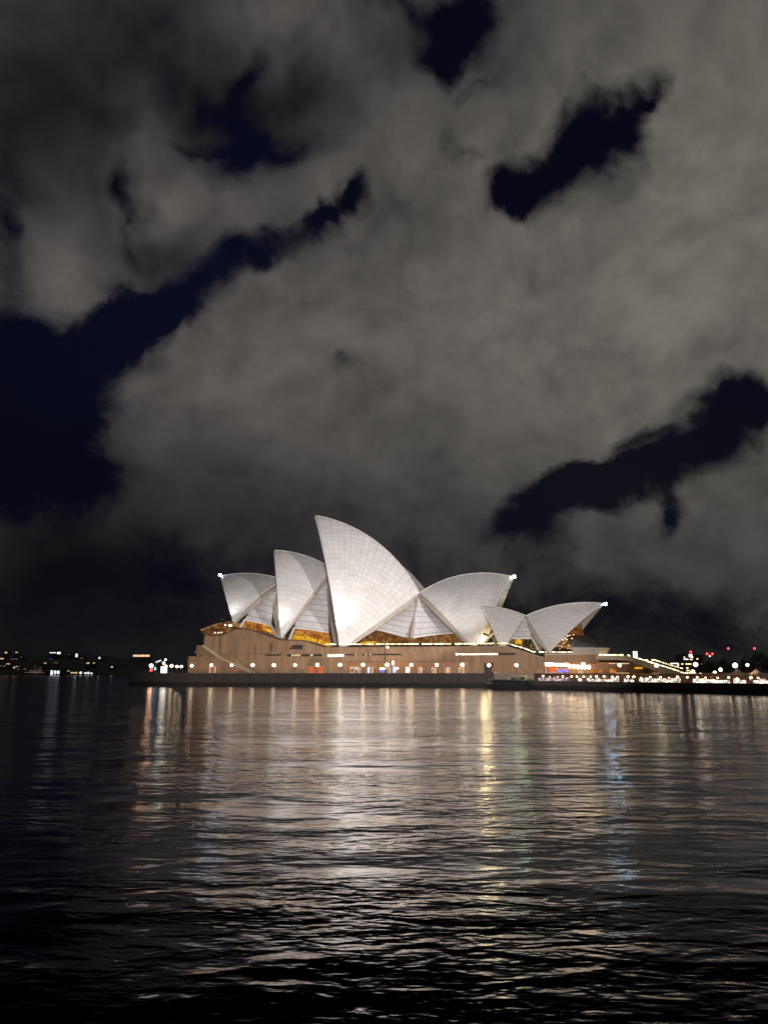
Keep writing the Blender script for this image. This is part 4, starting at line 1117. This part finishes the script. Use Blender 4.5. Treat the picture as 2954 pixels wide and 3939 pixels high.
# ------------------------------------------------------------------ bar terrace on the lower boardwalk
def along(t):
    P = [Vector(q) for q in (S1, S2, S3, S4)]
    ls = [0]
    for a, b in zip(P, P[1:]): ls.append(ls[-1] + (b - a).length)
    d = t * ls[-1]; j = 0
    while j < 2 and ls[j + 1] < d: j += 1
    dr = (P[j + 1] - P[j]).normalized()
    return P[j] + dr * (d - ls[j]), dr
table = empty('bar_table', 'table', 'table')
m = MB(); m.tube((0, 0, 1.02), (0, 0, 1.07), .5, .5, 12); m.build('tabletop', LIME, table)
m = MB(); m.tube((0, 0, 0), (0, 0, 1.02), .05, .05, 8); m.tube((0, 0, 0), (0, 0, .04), .3, .3, 10); m.build('pedestal', STEEL, table)
lampb = empty('table_light', 'light', 'lamp')
m = MB(); m.sphere((0, 0, .36), .26, 10, 7, .8); m.build('bulb', BULB, lampb); m = MB(); m.tube((0, 0, 0), (0, 0, .2), .09, .05, 8); m.build('stem', STEEL, lampb)
rnd = random.Random(4)
NT = 44
for i in range(NT):
    t = 0.02 + 0.70 * i / (NT - 1)
    p, d = along(t); nrm = Vector((-d.y, d.x)); q = p + nrm * rnd.uniform(1.2, 2.4) + d * rnd.uniform(-.4, .4)
    o = table if i == 0 else copy_tree(table)
    o.location = (q.x, q.y, 2.5); tag(o, 'small round bar table on the lower quay edge', 'table', 'bar tables along the lower quay')
    o = lampb if i == 0 else copy_tree(lampb)
    o.location = (q.x, q.y, 3.57)
    if i % 4 == 1:
        l = bpy.data.lights.new('table_glow', 'SPOT'); l.energy = 1300; l.color = (1, .60, .34); l.shadow_soft_size = .3; l.spot_size = R(150); l.spot_blend = 1.0
        lo = bpy.data.objects.new('table_glow', l); COL.objects.link(lo); lo.location = (q.x, q.y, 4.4)
        lo.rotation_euler = (Vector((nrm.x, nrm.y, -.25))).to_track_quat('-Z', 'Y').to_euler()
    s_ = rnd.choice((.6, .8, 1, 1.2)); o.scale = (s_, s_, s_); tag(o, 'small glowing light on a bar table by the water', 'lamp', 'lights on the bar tables')
# lit glass windbreak strips between the tables
gw = [(0.00, 0.10, 'pinkish lit windbreak at the left end of the bar, above the boat'), (0.11, 0.235, 'long white lit windbreak below the bar lanterns'), (0.245, 0.33, 'white lit windbreak under the stair top'), (0.34, 0.40, 'short lit windbreak before the first dark gap'), (0.405, 0.475, 'lit windbreak just right of the dark gap'), (0.48, 0.555, 'bright windbreak left of the peaked canopies'), (0.56, 0.64, 'bright windbreak below the first peaked canopy'), (0.645, 0.74, 'yellowish windbreak at the right edge')]
for t0, t1, lab in gw:
    a, d = along(t0); b, _ = along(t1); nrm = Vector((-d.y, d.x)) * .7
    A, B = (a + nrm).to_3d(), (b + nrm).to_3d(); A.z = B.z = 2.5
    mid = (A + B) / 2; o = empty('windbreak', lab, 'windbreak', mid, math.atan2((B - A).y, (B - A).x), 'lit windbreaks of the bar')
    L = (B - A).length / 2
    strong = 3.0 if t0 > .33 else (1.0 if t0 < .1 else 1.8)
    k = max(2, int(L * 2 / 1.5)); pm = MB(); fm = MB(); rr = random.Random(int(t0 * 100))
    for i in range(k):
        x = -L + 2 * L * i / k
        if rr.random() < (.96 if t0 > .33 else .82): pm.box(x + .06, x + 2 * L / k - .06, -.03, .03, .12, rr.uniform(.7, 1.25))
        fm.box(x - .03, x + .03, -.05, .05, 0, 1.3)
    pm.build('lit_glass', glow('windbreak_glow', (1.0, .70, .76) if t0 < .1 else (1.0, .84, .66), strong, .85, 1.3), o); fm.build('frame', STEEL, o)
# peaked canopies
for x, y, lab in ((2815, 2606, 'leftmost of the pale peaked canopies over the bar'), (2888, 2606, 'middle one of the pale peaked canopies over the bar'), (2962, 2606, 'peaked canopy cut by the right edge of the view')):
    p = world_at(x, y, 196 - (x - 2815) * .07); o = empty('peaked_canopy', lab, 'canopy', (p.x + 2.5, p.y + 2.5, 2.5), R(45), 'peaked canopies')
    vs = [(-2.2, -2.2, 2.1), (2.2, -2.2, 2.1), (2.2, 2.2, 2.1), (-2.2, 2.2, 2.1), (0, 0, 3.6), (-1.0, -1.0, 2.55), (1.0, -1.0, 2.55), (1, 1, 2.55), (-1, 1, 2.55)]
    fs = [(0, 1, 6, 5), (1, 2, 7, 6), (2, 3, 8, 7), (3, 0, 5, 8), (5, 6, 4), (6, 7, 4), (7, 8, 4), (8, 5, 4)]
    link('canvas', mesh(vs, fs), CANVAS, o); m = MB(); m.tube((0, 0, 0), (0, 0, 3.5), .06, .06); m.build('pole', STEEL, o)
# ------------------------------------------------------------------ people
SKIN = plain('skin', (.42, .26, .19), .6, .05); HAIR = plain('dark_hair', (.03, .02, .015), .6, .1); SHIRT = plain('dark_jacket', (.05, .05, .06), .8, .2); SHIRTB = plain('pale_shirt', (.45, .42, .38), .8, .1); JEANS = plain('dark_trousers', (.03, .035, .05), .8, .2)
def person_mesh(shirt, lean=0.0):
    v = [(0, 0, .95), (0, 0, 1.15), (0, .01, 1.38), (0, .0, 1.50), (0, -.02, 1.60), (0, -.02, 1.74), (.19, 0, 1.40), (.25, -.05, 1.12), (.22, -.25, 1.0), (.22, -.33, .98), (-.19, 0, 1.40), (-.25, .0, 1.12), (-.24, -.08, .88), (-.24, -.1, .80), (.10, 0, .90), (.11, -.02, .50), (.11, .02, .09), (.11, -.14, .05), (-.10, 0, .90), (-.12, .04, .50), (-.12, .06, .09), (-.12, -.09, .05)]
    r = [.15, .14, .16, .06, .085, .09, .065, .05, .04, .04, .065, .05, .04, .04, .095, .07, .05, .04, .095, .07, .05, .04]
    e = [(0, 1), (1, 2), (2, 3), (3, 4), (4, 5), (2, 6), (6, 7), (7, 8), (8, 9), (2, 10), (10, 11), (11, 12), (12, 13), (0, 14), (14, 15), (15, 16), (16, 17), (0, 18), (18, 19), (19, 20), (20, 21)]
    me = bpy.data.meshes.new('person'); me.from_pydata(v, e, [])
    ob = bpy.data.objects.new('person_build', me); COL.objects.link(ob)
    sk_ = ob.modifiers.new('s', 'SKIN'); sd = ob.modifiers.new('d', 'SUBSURF'); sd.levels = 1
    for i, x in enumerate(r): me.skin_vertices[0].data[i].radius = (x, x * .8)
    me.skin_vertices[0].data[0].use_root = True
    dg = bpy.context.evaluated_depsgraph_get(); new = bpy.data.meshes.new_from_object(ob.evaluated_get(dg))
    bpy.data.objects.remove(ob)
    new.materials.clear()
    for mt in (SKIN, HAIR, shirt, JEANS): new.materials.append(mt)
    for p in new.polygons:
        c = p.center
        p.use_smooth = True
        p.material_index = 3 if c.z < .93 and abs(c.x) < .2 else 1 if c.z > 1.72 or (c.z > 1.6 and c.y > .01) else 0 if c.z > 1.47 or (c.z < 1.0 and abs(c.x) > .2) else 2
    return new
pA, pB = person_mesh(SHIRT), person_mesh(SHIRTB)
PEOPLE = [(1352, 2590, -11.6, 0, 'person in dark jacket leaning at the railing left of the shop windows'), (1357, 2590, -11.2, 0, 'person in dark jacket close beside another at the railing'), (1444, 2590, -11.6, 0, 'lone dark figure at the railing left of the joined globes'), (1632, 2590, -3.5, 1, 'person in pale shirt standing before an orange shop window'), (1665, 2590, -2.5, 0, 'dark figure in front of the second orange shop window'), (1772, 2590, -2.5, 0, 'dark figure in front of the last orange shop window'), (1492, 2590, -9, 1, 'person in pale shirt walking below the tall mast'), (925, 2590, -8, 1, 'person in pale shirt near the foot of the outside stair')]
for x, y, v, k, lab in PEOPLE:
    p = HALL.at(x, y, v); o = link('person', pB if k else pA); o.location = HALL.w((p.x, v, DECK)); o.rotation_euler = (0, 0, rnd.uniform(-1, 1) + (3.1 if v > -11 else 0)); tag(o, lab, 'person', 'people on the promenade')
for i in range(22):
    p, d = along(0.02 + .70 * i / 21 + rnd.uniform(-.008, .008)); nrm = Vector((-d.y, d.x)); q = p + nrm * rnd.uniform(2.6, 6)
    o = link('person', pB if i % 3 == 0 else pA); o.location = (q.x, q.y, 2.5); o.rotation_euler = (0, 0, rnd.uniform(0, 6.2))
    tag(o, 'person in pale shirt standing among the lit bar tables' if i % 3 == 0 else 'person in dark jacket standing among the lit bar tables', 'person', 'pale shirted people at the bar' if i % 3 == 0 else 'dark clothed people at the bar')

# ------------------------------------------------------------------ trees of the gardens on the right
def leaf_tree(name, lab, x, y, z, h, w, seed, group, n=2600):
    rr = random.Random(seed); o = empty(name, lab, 'tree', (x, y, z), 0, group)
    m = MB(); m.tube((0, 0, 0), (0, 0, h * .45), h * .028, h * .018, 8)
    for k in range(6):
        a = k * 1.05 + rr.random(); m.tube((0, 0, h * (.28 + .03 * k)), (w * .33 * math.cos(a), w * .33 * math.sin(a), h * (.55 + .05 * k)), h * .012, h * .004, 6)
    m.build('trunk', BARK, o)
    cl = [(Vector((rr.gauss(0, .26) * w, rr.gauss(0, .26) * w, h * (.62 + rr.gauss(0, .13)))), rr.uniform(.10, .20) * w) for _ in range(16)]
    vs, fs = [], []
    for i in range(n):
        c, r = rr.choice(cl); d = Vector((rr.gauss(0, 1), rr.gauss(0, 1), rr.gauss(0, .8))).normalized() * r * rr.uniform(.5, 1.05)
        p = c + d; s = rr.uniform(.22, .5); a = Vector((rr.gauss(0, 1), rr.gauss(0, 1), rr.gauss(0, 1))).normalized(); b = a.orthogonal().normalized()
        k = len(vs); vs += [p - a * s, p + b * s * .5, p + a * s, p - b * s * .5]; fs.append((k, k + 1, k + 2, k + 3))
    link('crown', mesh(vs, fs), LEAF, o)
for x, top_, Y, w, lab, sd in ((2725, 2545, 400, 11, 'dark round tree behind the yellow lit kiosk', 1), (2795, 2535, 430, 14, 'dark tree between the two large globe lamps', 2), (2860, 2535, 395, 12, 'tree caught by lamp light right of the large globe lamp', 3), (2925, 2508, 405, 17, 'tallest tree with pale lit leaves at the right edge', 4), (2965, 2530, 380, 14, 'dark tree cut off by the right edge', 5), (2760, 2560, 470, 12, 'low dark tree far behind the forecourt lamps', 6)):
    p = world_at(x, top_, Y); leaf_tree('broadleaf_tree', lab, p.x, p.y, 2.0, p.z - 2.0, w, sd, 'trees of the garden')
p = world_at(2774, 2597, 352); o = empty('garden_kiosk', 'small yellow lit kiosk among the forecourt lamps', 'kiosk', (p.x, p.y, 2.0))
m = MB(); m.box(-1.0, 1.0, -.8, .8, .05, 2.1); m.build('lit_wall', glow('kiosk_yellow', (1, .7, .15), .8, .3, 1), o); m = MB(); m.box(-3.2, 9, -1.2, 1.2, 2.12, 2.35); m.build('roof', LIME, o)
m = MB(); m.tube((8.5, 0, 0), (8.5, 0, 2.12), .08, .08); m.build('roof_post', STEEL, o)

# ------------------------------------------------------------------ far right: city block, lit pylon, cranes
def block(px0, px1, ytop, Y, base, lab, wins, name='apartment_block'):
    a, b = world_at(px0, ytop, Y), world_at(px1, ytop, Y)
    o = empty(name, lab, 'building', ((a.x + b.x) / 2, Y, base)); w = (b.x - a.x) / 2; h = a.z - base
    m = MB(); m.box(-w, w, 0, 16, 0, h); m.build('wall', HOUSEW, o); m = MB(); m.box(-w * .5, w * .3, 4, 10, h, h + 2.5); m.build('roof_plant', ROOF, o)
    for x, y, ww, hh, mt in wins:
        p = world_at(x, y, Y - .2); m = MB(); m.box(p.x - o.location.x - ww, p.x - o.location.x + ww, -.25, -.05, p.z - base - hh, p.z - base + hh); m.build('window', mt, o)
q12 = lambda x, y: (2620 + x / 4.967, 2460 + y / 4.967)
WW, WC = glow('far_window_warm', (1, .72, .35), 2.2), glow('far_window_white', (1, .95, .9), 3.0)
WINS = [(55, 340, .8, .6, WW), (85, 378, 2.6, .4, WC), (200, 335, 1.2, .5, WC), (188, 380, 1.4, .6, WW), (302, 370, .9, .6, WW), (15, 468, 1, .7, WW), (92, 468, .8, .7, WW), (130, 468, .8, .7, WW), (168, 468, 1.1, .6, WW), (112, 548, 1.0, 1.0, WW), (175, 552, .8, .6, GREENW), (125, 595, 1.6, .5, WW), (385, 470, .7, .6, WW), (172, 308, 1.8, 1.6, WC)]
block(2612, 2702, 2519, 900, 0, 'dark apartment block with scattered lit windows beyond the great stair', [(*q12(x, y), w, h, mt) for x, y, w, h, mt in WINS])
block(2576, 2610, 2551, 700, 0, 'low dark building outlined by a white roof light behind the stair', [(2593, 2552, 3.6, .3, WC), (2607, 2557, .4, 1.4, WC)], 'low_building')
p = world_at(2443, 2530, 620); o = empty('lit_pylon', 'white pylon with two glowing columns above the stair top', 'pylon', (p.x, p.y, 0))
zt = world_at(2443, 2505, 620).z
m = MB(); m.box(-1.9, 1.9, .2, 1.6, 0, zt); m.build('core', STEEL, o)
for s in (-1, 1):
    m = MB()
    for k in range(10): z = p.z + (zt - p.z) * k / 10; m.box(s * 1.0 - .62, s * 1.0 + .62, -.1, .18, z, z + .42)
    m.build('light_column', glow('pylon_glow', (.85, .85, 1), 2.6), o)
for x, y, Y, lab, two in ((2655, 2511, 930, 'mast with a red lamp on top of the dark apartment block', 0), (2728, 2518, 980, 'crane with a pair of red lamps right of the apartment block', 1), (2799, 2497, 980, 'crane with a single red lamp above the garden trees', 0), (2899.5, 2497, 980, 'crane with an orange red lamp nearest the right edge', 0)):
    p = world_at(x, y, Y); o = empty('tower_crane', lab, 'crane', (p.x, p.y, 0), 0, 'cranes with red lamps')
    m = MB()
    for sx in (-.5, .5): m.beam((sx, 0, 0), (sx, 0, p.z), .15, .15)
    for k in range(int(p.z / 2)): m.beam((-.5, 0, 2 * k), (.5, 0, 2 * k + 2), .1, .1)
    m.build('mast', STEEL, o); m = MB(); m.beam((-4, 0, p.z), (9 if not two else 4, 0, p.z), .5, .5); m.build('jib', STEEL, o)
    for dx in ((-3.3, 3.3) if two else (0,)): m = MB(); m.sphere((dx, -.5, p.z + .9), 1.25, 10, 8); m.build('red_beacon', RED, o)
    if two or x == 2655: m = MB(); m.sphere((0, -.6, p.z - 1.8), .9, 8, 6); m.build('white_beacon', WC, o)

# ------------------------------------------------------------------ far left: houses on the headland
WB, WBL, WY = glow('house_light_white', (.86, .95, 1), 1.25), glow('house_light_blue', (.12, .10, 1), .45), glow('house_light_warm', (1, .74, .38), .7)
WD = glow('house_light_dim', (1, .74, .5), .15)
q13 = lambda x, y: (x / 3.19, 2460 + y / 3.19)
HS = [  # position in the photo, half width, half height of its light in metres, light, label
    (80, 160, 3.6, 2.2, WY, 'hill house with a warm light high at the left edge'), (210, 158, 4.0, 1.2, WY, 'hill house with a wide dim light left of the dark crest'), (30, 235, 5.5, 1.6, WY, 'house with a yellow light at the far left'), (265, 216, 1.8, 1.4, WD, 'small house with a faint light under the dark crest'), (185, 240, 12, .8, WD, 'long low house with a dim strip of light'),
    (100, 299, 7.5, 1.3, WY, 'shore house with a bright wide window at the far left'), (15, 322, 3.5, 1.4, WD, 'shore house at the very left edge'), (60, 325, 4, 1.4, WD, 'shore house with a pale blue-white window'), (180, 343, 3, 2, WY, 'shore house with a tall warm window'), (222, 331, 6, .9, WY, 'shore house with a strip of warm windows'), (310, 367, 4.5, 1.2, WY, 'shore house left of the pale lit conifer'), (380, 376, 2.8, 1.8, WB, 'boat house with cool white light near the conifer'), (230, 365, 2.5, 1.0, WY, 'shore house with a small amber window'), (500, 350, 3, 1, WD, 'dim house right of the pale lit conifer'),
    (560, 290, 4, 1, WY, 'house with a low warm light left of the blue lamp'), (630, 255, 4.2, 4.6, WBL, 'building front washed in deep blue light'), (690, 286, 6.5, .8, WD, 'terrace strip under the blue building'), (655, 162, 10, 1.2, WB, 'long building with a bluish white roof strip on the ridge'), (728, 165, 5.5, 3.0, WB, 'brightly lit building at the end of the ridge strip'), (945, 195, 3.2, 4.6, WB, 'tower like building glowing bluish white'), (1005, 230, 5, .9, WD, 'low dim building right of the white tower'), (1225, 226, 2.6, 2.4, WB, 'lone white lit house right on the ridge'), (1085, 289, 4.4, 1.8, WY, 'house with a pair of white lamps half way down'), (1158, 288, 2.8, 1.4, WY, 'house with one lamp right of the pair'), (1378, 337, 2.2, 1.6, WB, 'last small lit house by the dark water'), (850, 181, 2.2, 1.2, WD, 'small dim house between ridge strip and tower'),
    (640, 405, 3.6, 6.0, WB, 'brightest waterfront building, leftmost of three'), (683, 402, 3.6, 4.6, WB, 'middle of the three bright waterfront buildings'), (722, 402, 3.4, 4.2, WB, 'rightmost of the three bright waterfront buildings'), (757, 368, 1.8, 1.8, WY, 'small lit house above the bright waterfront trio'), (845, 385, 3.6, 1.0, WY, 'waterfront house with yellow light right of the trio'), (915, 408, 11, 1.8, WY, 'long waterfront pavilion with warm windows'), (995, 408, 3.6, 3.0, WB, 'waterfront house with a bright white front'), (1055, 412, 4, 2.0, WB, 'first lit boat house of the right waterfront row'), (1090, 410, 3, 2.8, WB, 'second lit boat house of the right waterfront row'), (1128, 415, 3.4, 1.8, WB, 'last lit boat house at the tip of the shore'),
    (430, 404, 30, .7, WD, 'long dim waterfront terrace left of the bright trio'),
]
for x, y, ww, hh, mt, lab in HS:
    Y = 1075 if y > 380 else 1110 if y > 280 else 1190
    p = world_at(*q13(x, y), Y); k = Y / 1100.0
    hw, hb = ww * .45 * k, hh * .5 * k
    o = empty('far_house', lab, 'house', (p.x, Y, p.z - hb - 1.2), 0, 'houses across the harbour')
    W_, H_ = max(hw * 1.3, 3.5), hb * 2 + 3.0
    m = MB(); m.box(-W_, W_, 0, 8, -6, H_); m.build('wall', HOUSEW, o)
    m = MB(); m.prism([(-W_ - .4, H_), (W_ + .4, H_), (0, H_ + 2.2)], -.4, 8.4); m.build('roof', ROOF, o)
    m = MB(); nw = max(1, int(hw / 1.6))
    for i in range(nw): xa = -hw + 2 * hw * i / nw; m.box(xa + .06, xa + 2 * hw / nw - .06 - (.3 if nw > 1 else 0), -.3, -.02, 1.2, 1.2 + 2 * hb)
    m.build('window', mt, o)
p = world_at(*q13(435, 360), 1070); o = empty('lit_conifer', 'pale conifer lit from below on the far shore', 'tree', (p.x, p.y, 1))
m = MB(); m.tube((0, 0, 0), (0, 0, 15), .4, .1); m.build('trunk', BARK, o)
m = MB()
rr = random.Random(9)
for k in range(260):
    z = rr.uniform(3, 17); r = (18 - z) * .34 * rr.uniform(.4, 1); a = rr.uniform(0, 6.28); c = Vector((r * math.cos(a), r * math.sin(a), z)); d = Vector((math.cos(a), math.sin(a), -.3)) * .9
    s = Vector((-math.sin(a), math.cos(a), 0)) * .4; m.add([c - d, c + s, c + d, c - s], [(0, 1, 2, 3)])
m.build('crown', plain('lit_needles', (.20, .18, .14), .8, .3), o)
lp = bpy.data.lights.new('conifer_uplight', 'SPOT'); lp.energy = 9000; lp.color = (1, .85, .65); lp.shadow_soft_size = .5; lp.spot_size = R(70)
lo = bpy.data.objects.new('conifer_uplight', lp); COL.objects.link(lo); lo.location = (p.x + 2, p.y - 12, 4)
lo.rotation_euler = Vector((-2, 12, 6)).to_track_quat('-Z', 'Y').to_euler()
p = world_at(546, 2522, 1150); o = empty('far_pavilion', 'low pavilion with a warm strip of light across the water behind the quay end', 'building', (p.x, p.y, 0))
m = MB(); m.box(-13, 13, 0, 9, p.z - 9, p.z + 1.6); m.build('wall', HOUSEW, o); m = MB(); m.box(-14, 14, -.5, 9.5, p.z + 1.6, p.z + 2.3); m.build('roof', ROOF, o)
m = MB()
for i in range(9): m.box(-12.4 + i * 2.75, -10.2 + i * 2.75, -.2, -.02, p.z - 1.6, p.z + 1.2)
m.build('window', glow('pavilion_glow', (1, .62, .34), 1.6, .4, .3), o)

# ------------------------------------------------------------------ floodlights
def spot(name, loc, target, energy, ang, blend, col=(1, .97, .93), rad=.6):
    l = bpy.data.lights.new(name, 'SPOT'); l.energy = energy; l.spot_size = R(ang); l.spot_blend = blend; l.color = col; l.shadow_soft_size = rad
    o = bpy.data.objects.new(name, l); COL.objects.link(o); o.location = loc
    o.rotation_euler = (Vector(target) - Vector(loc)).to_track_quat('-Z', 'Y').to_euler()
    return o
def floodlight(u, v, z, tu, tv, tz, energy, ang, lab, col=(1, .97, .94)):
    p = HALL.w((u, v, z)); t = HALL.w((tu, tv, tz))
    o = empty('floodlight', lab, 'floodlight', p, -R(12), 'floodlights on the podium edge')
    m = MB(); m.box(-.35, .35, -.12, .3, .15, .6); m.build('housing', STEEL, o); m = MB(); m.box(-.05, .05, -.05, .05, -.25, .15); m.build('bracket', STEEL, o)
    spot('floodlight_beam', p + Vector((0, 0, .75)), t, energy, ang, .9, col, .3)
spot('flood_across_cove', (118, 175, 30), HALL.w((-38, 20, 44)), 900000, 26, .25, (1, .945, .93), 1.0)
spot('flood_from_terminal', (10, -25, 26), HALL.w((-5, 12, 36)), 2250000, 36, .5, (1, .93, .915), 1.5)
spot('flood_on_tallest_shell', (16, -25, 26), HALL.w((-20, 14, 37)), 1000000, 13, .8, (1, .93, .91), 1.5)
spot('flood_on_south_shells', (16, -25, 26), HALL.w((46, 12, 33)), 520000, 15, .8, (1, .92, .885), 1.5)
floodlight(-66, -0.7, 25.4, -66, 16, 45, 15000, 85, 'small floodlight at the foot of the lowest north shell')
floodlight(-46, -0.7, 19.6, -45, 14, 40, 22000, 80, 'small floodlight at the foot of the second shell')
floodlight(-20, -1.6, 14.8, -20, 14, 46, 38000, 70, 'floodlight at the foot of the tallest shell')
floodlight(28, -0.9, 14.6, 28, 13, 36, 20000, 85, 'floodlight at the foot of the right-hand tall shell')
spot('mouth_uplight', HALL.w((42, 24, 16.5)), HALL.w((46.5, 35, 40)), 14000, 50, .8, (.86, 1, .70), .4)
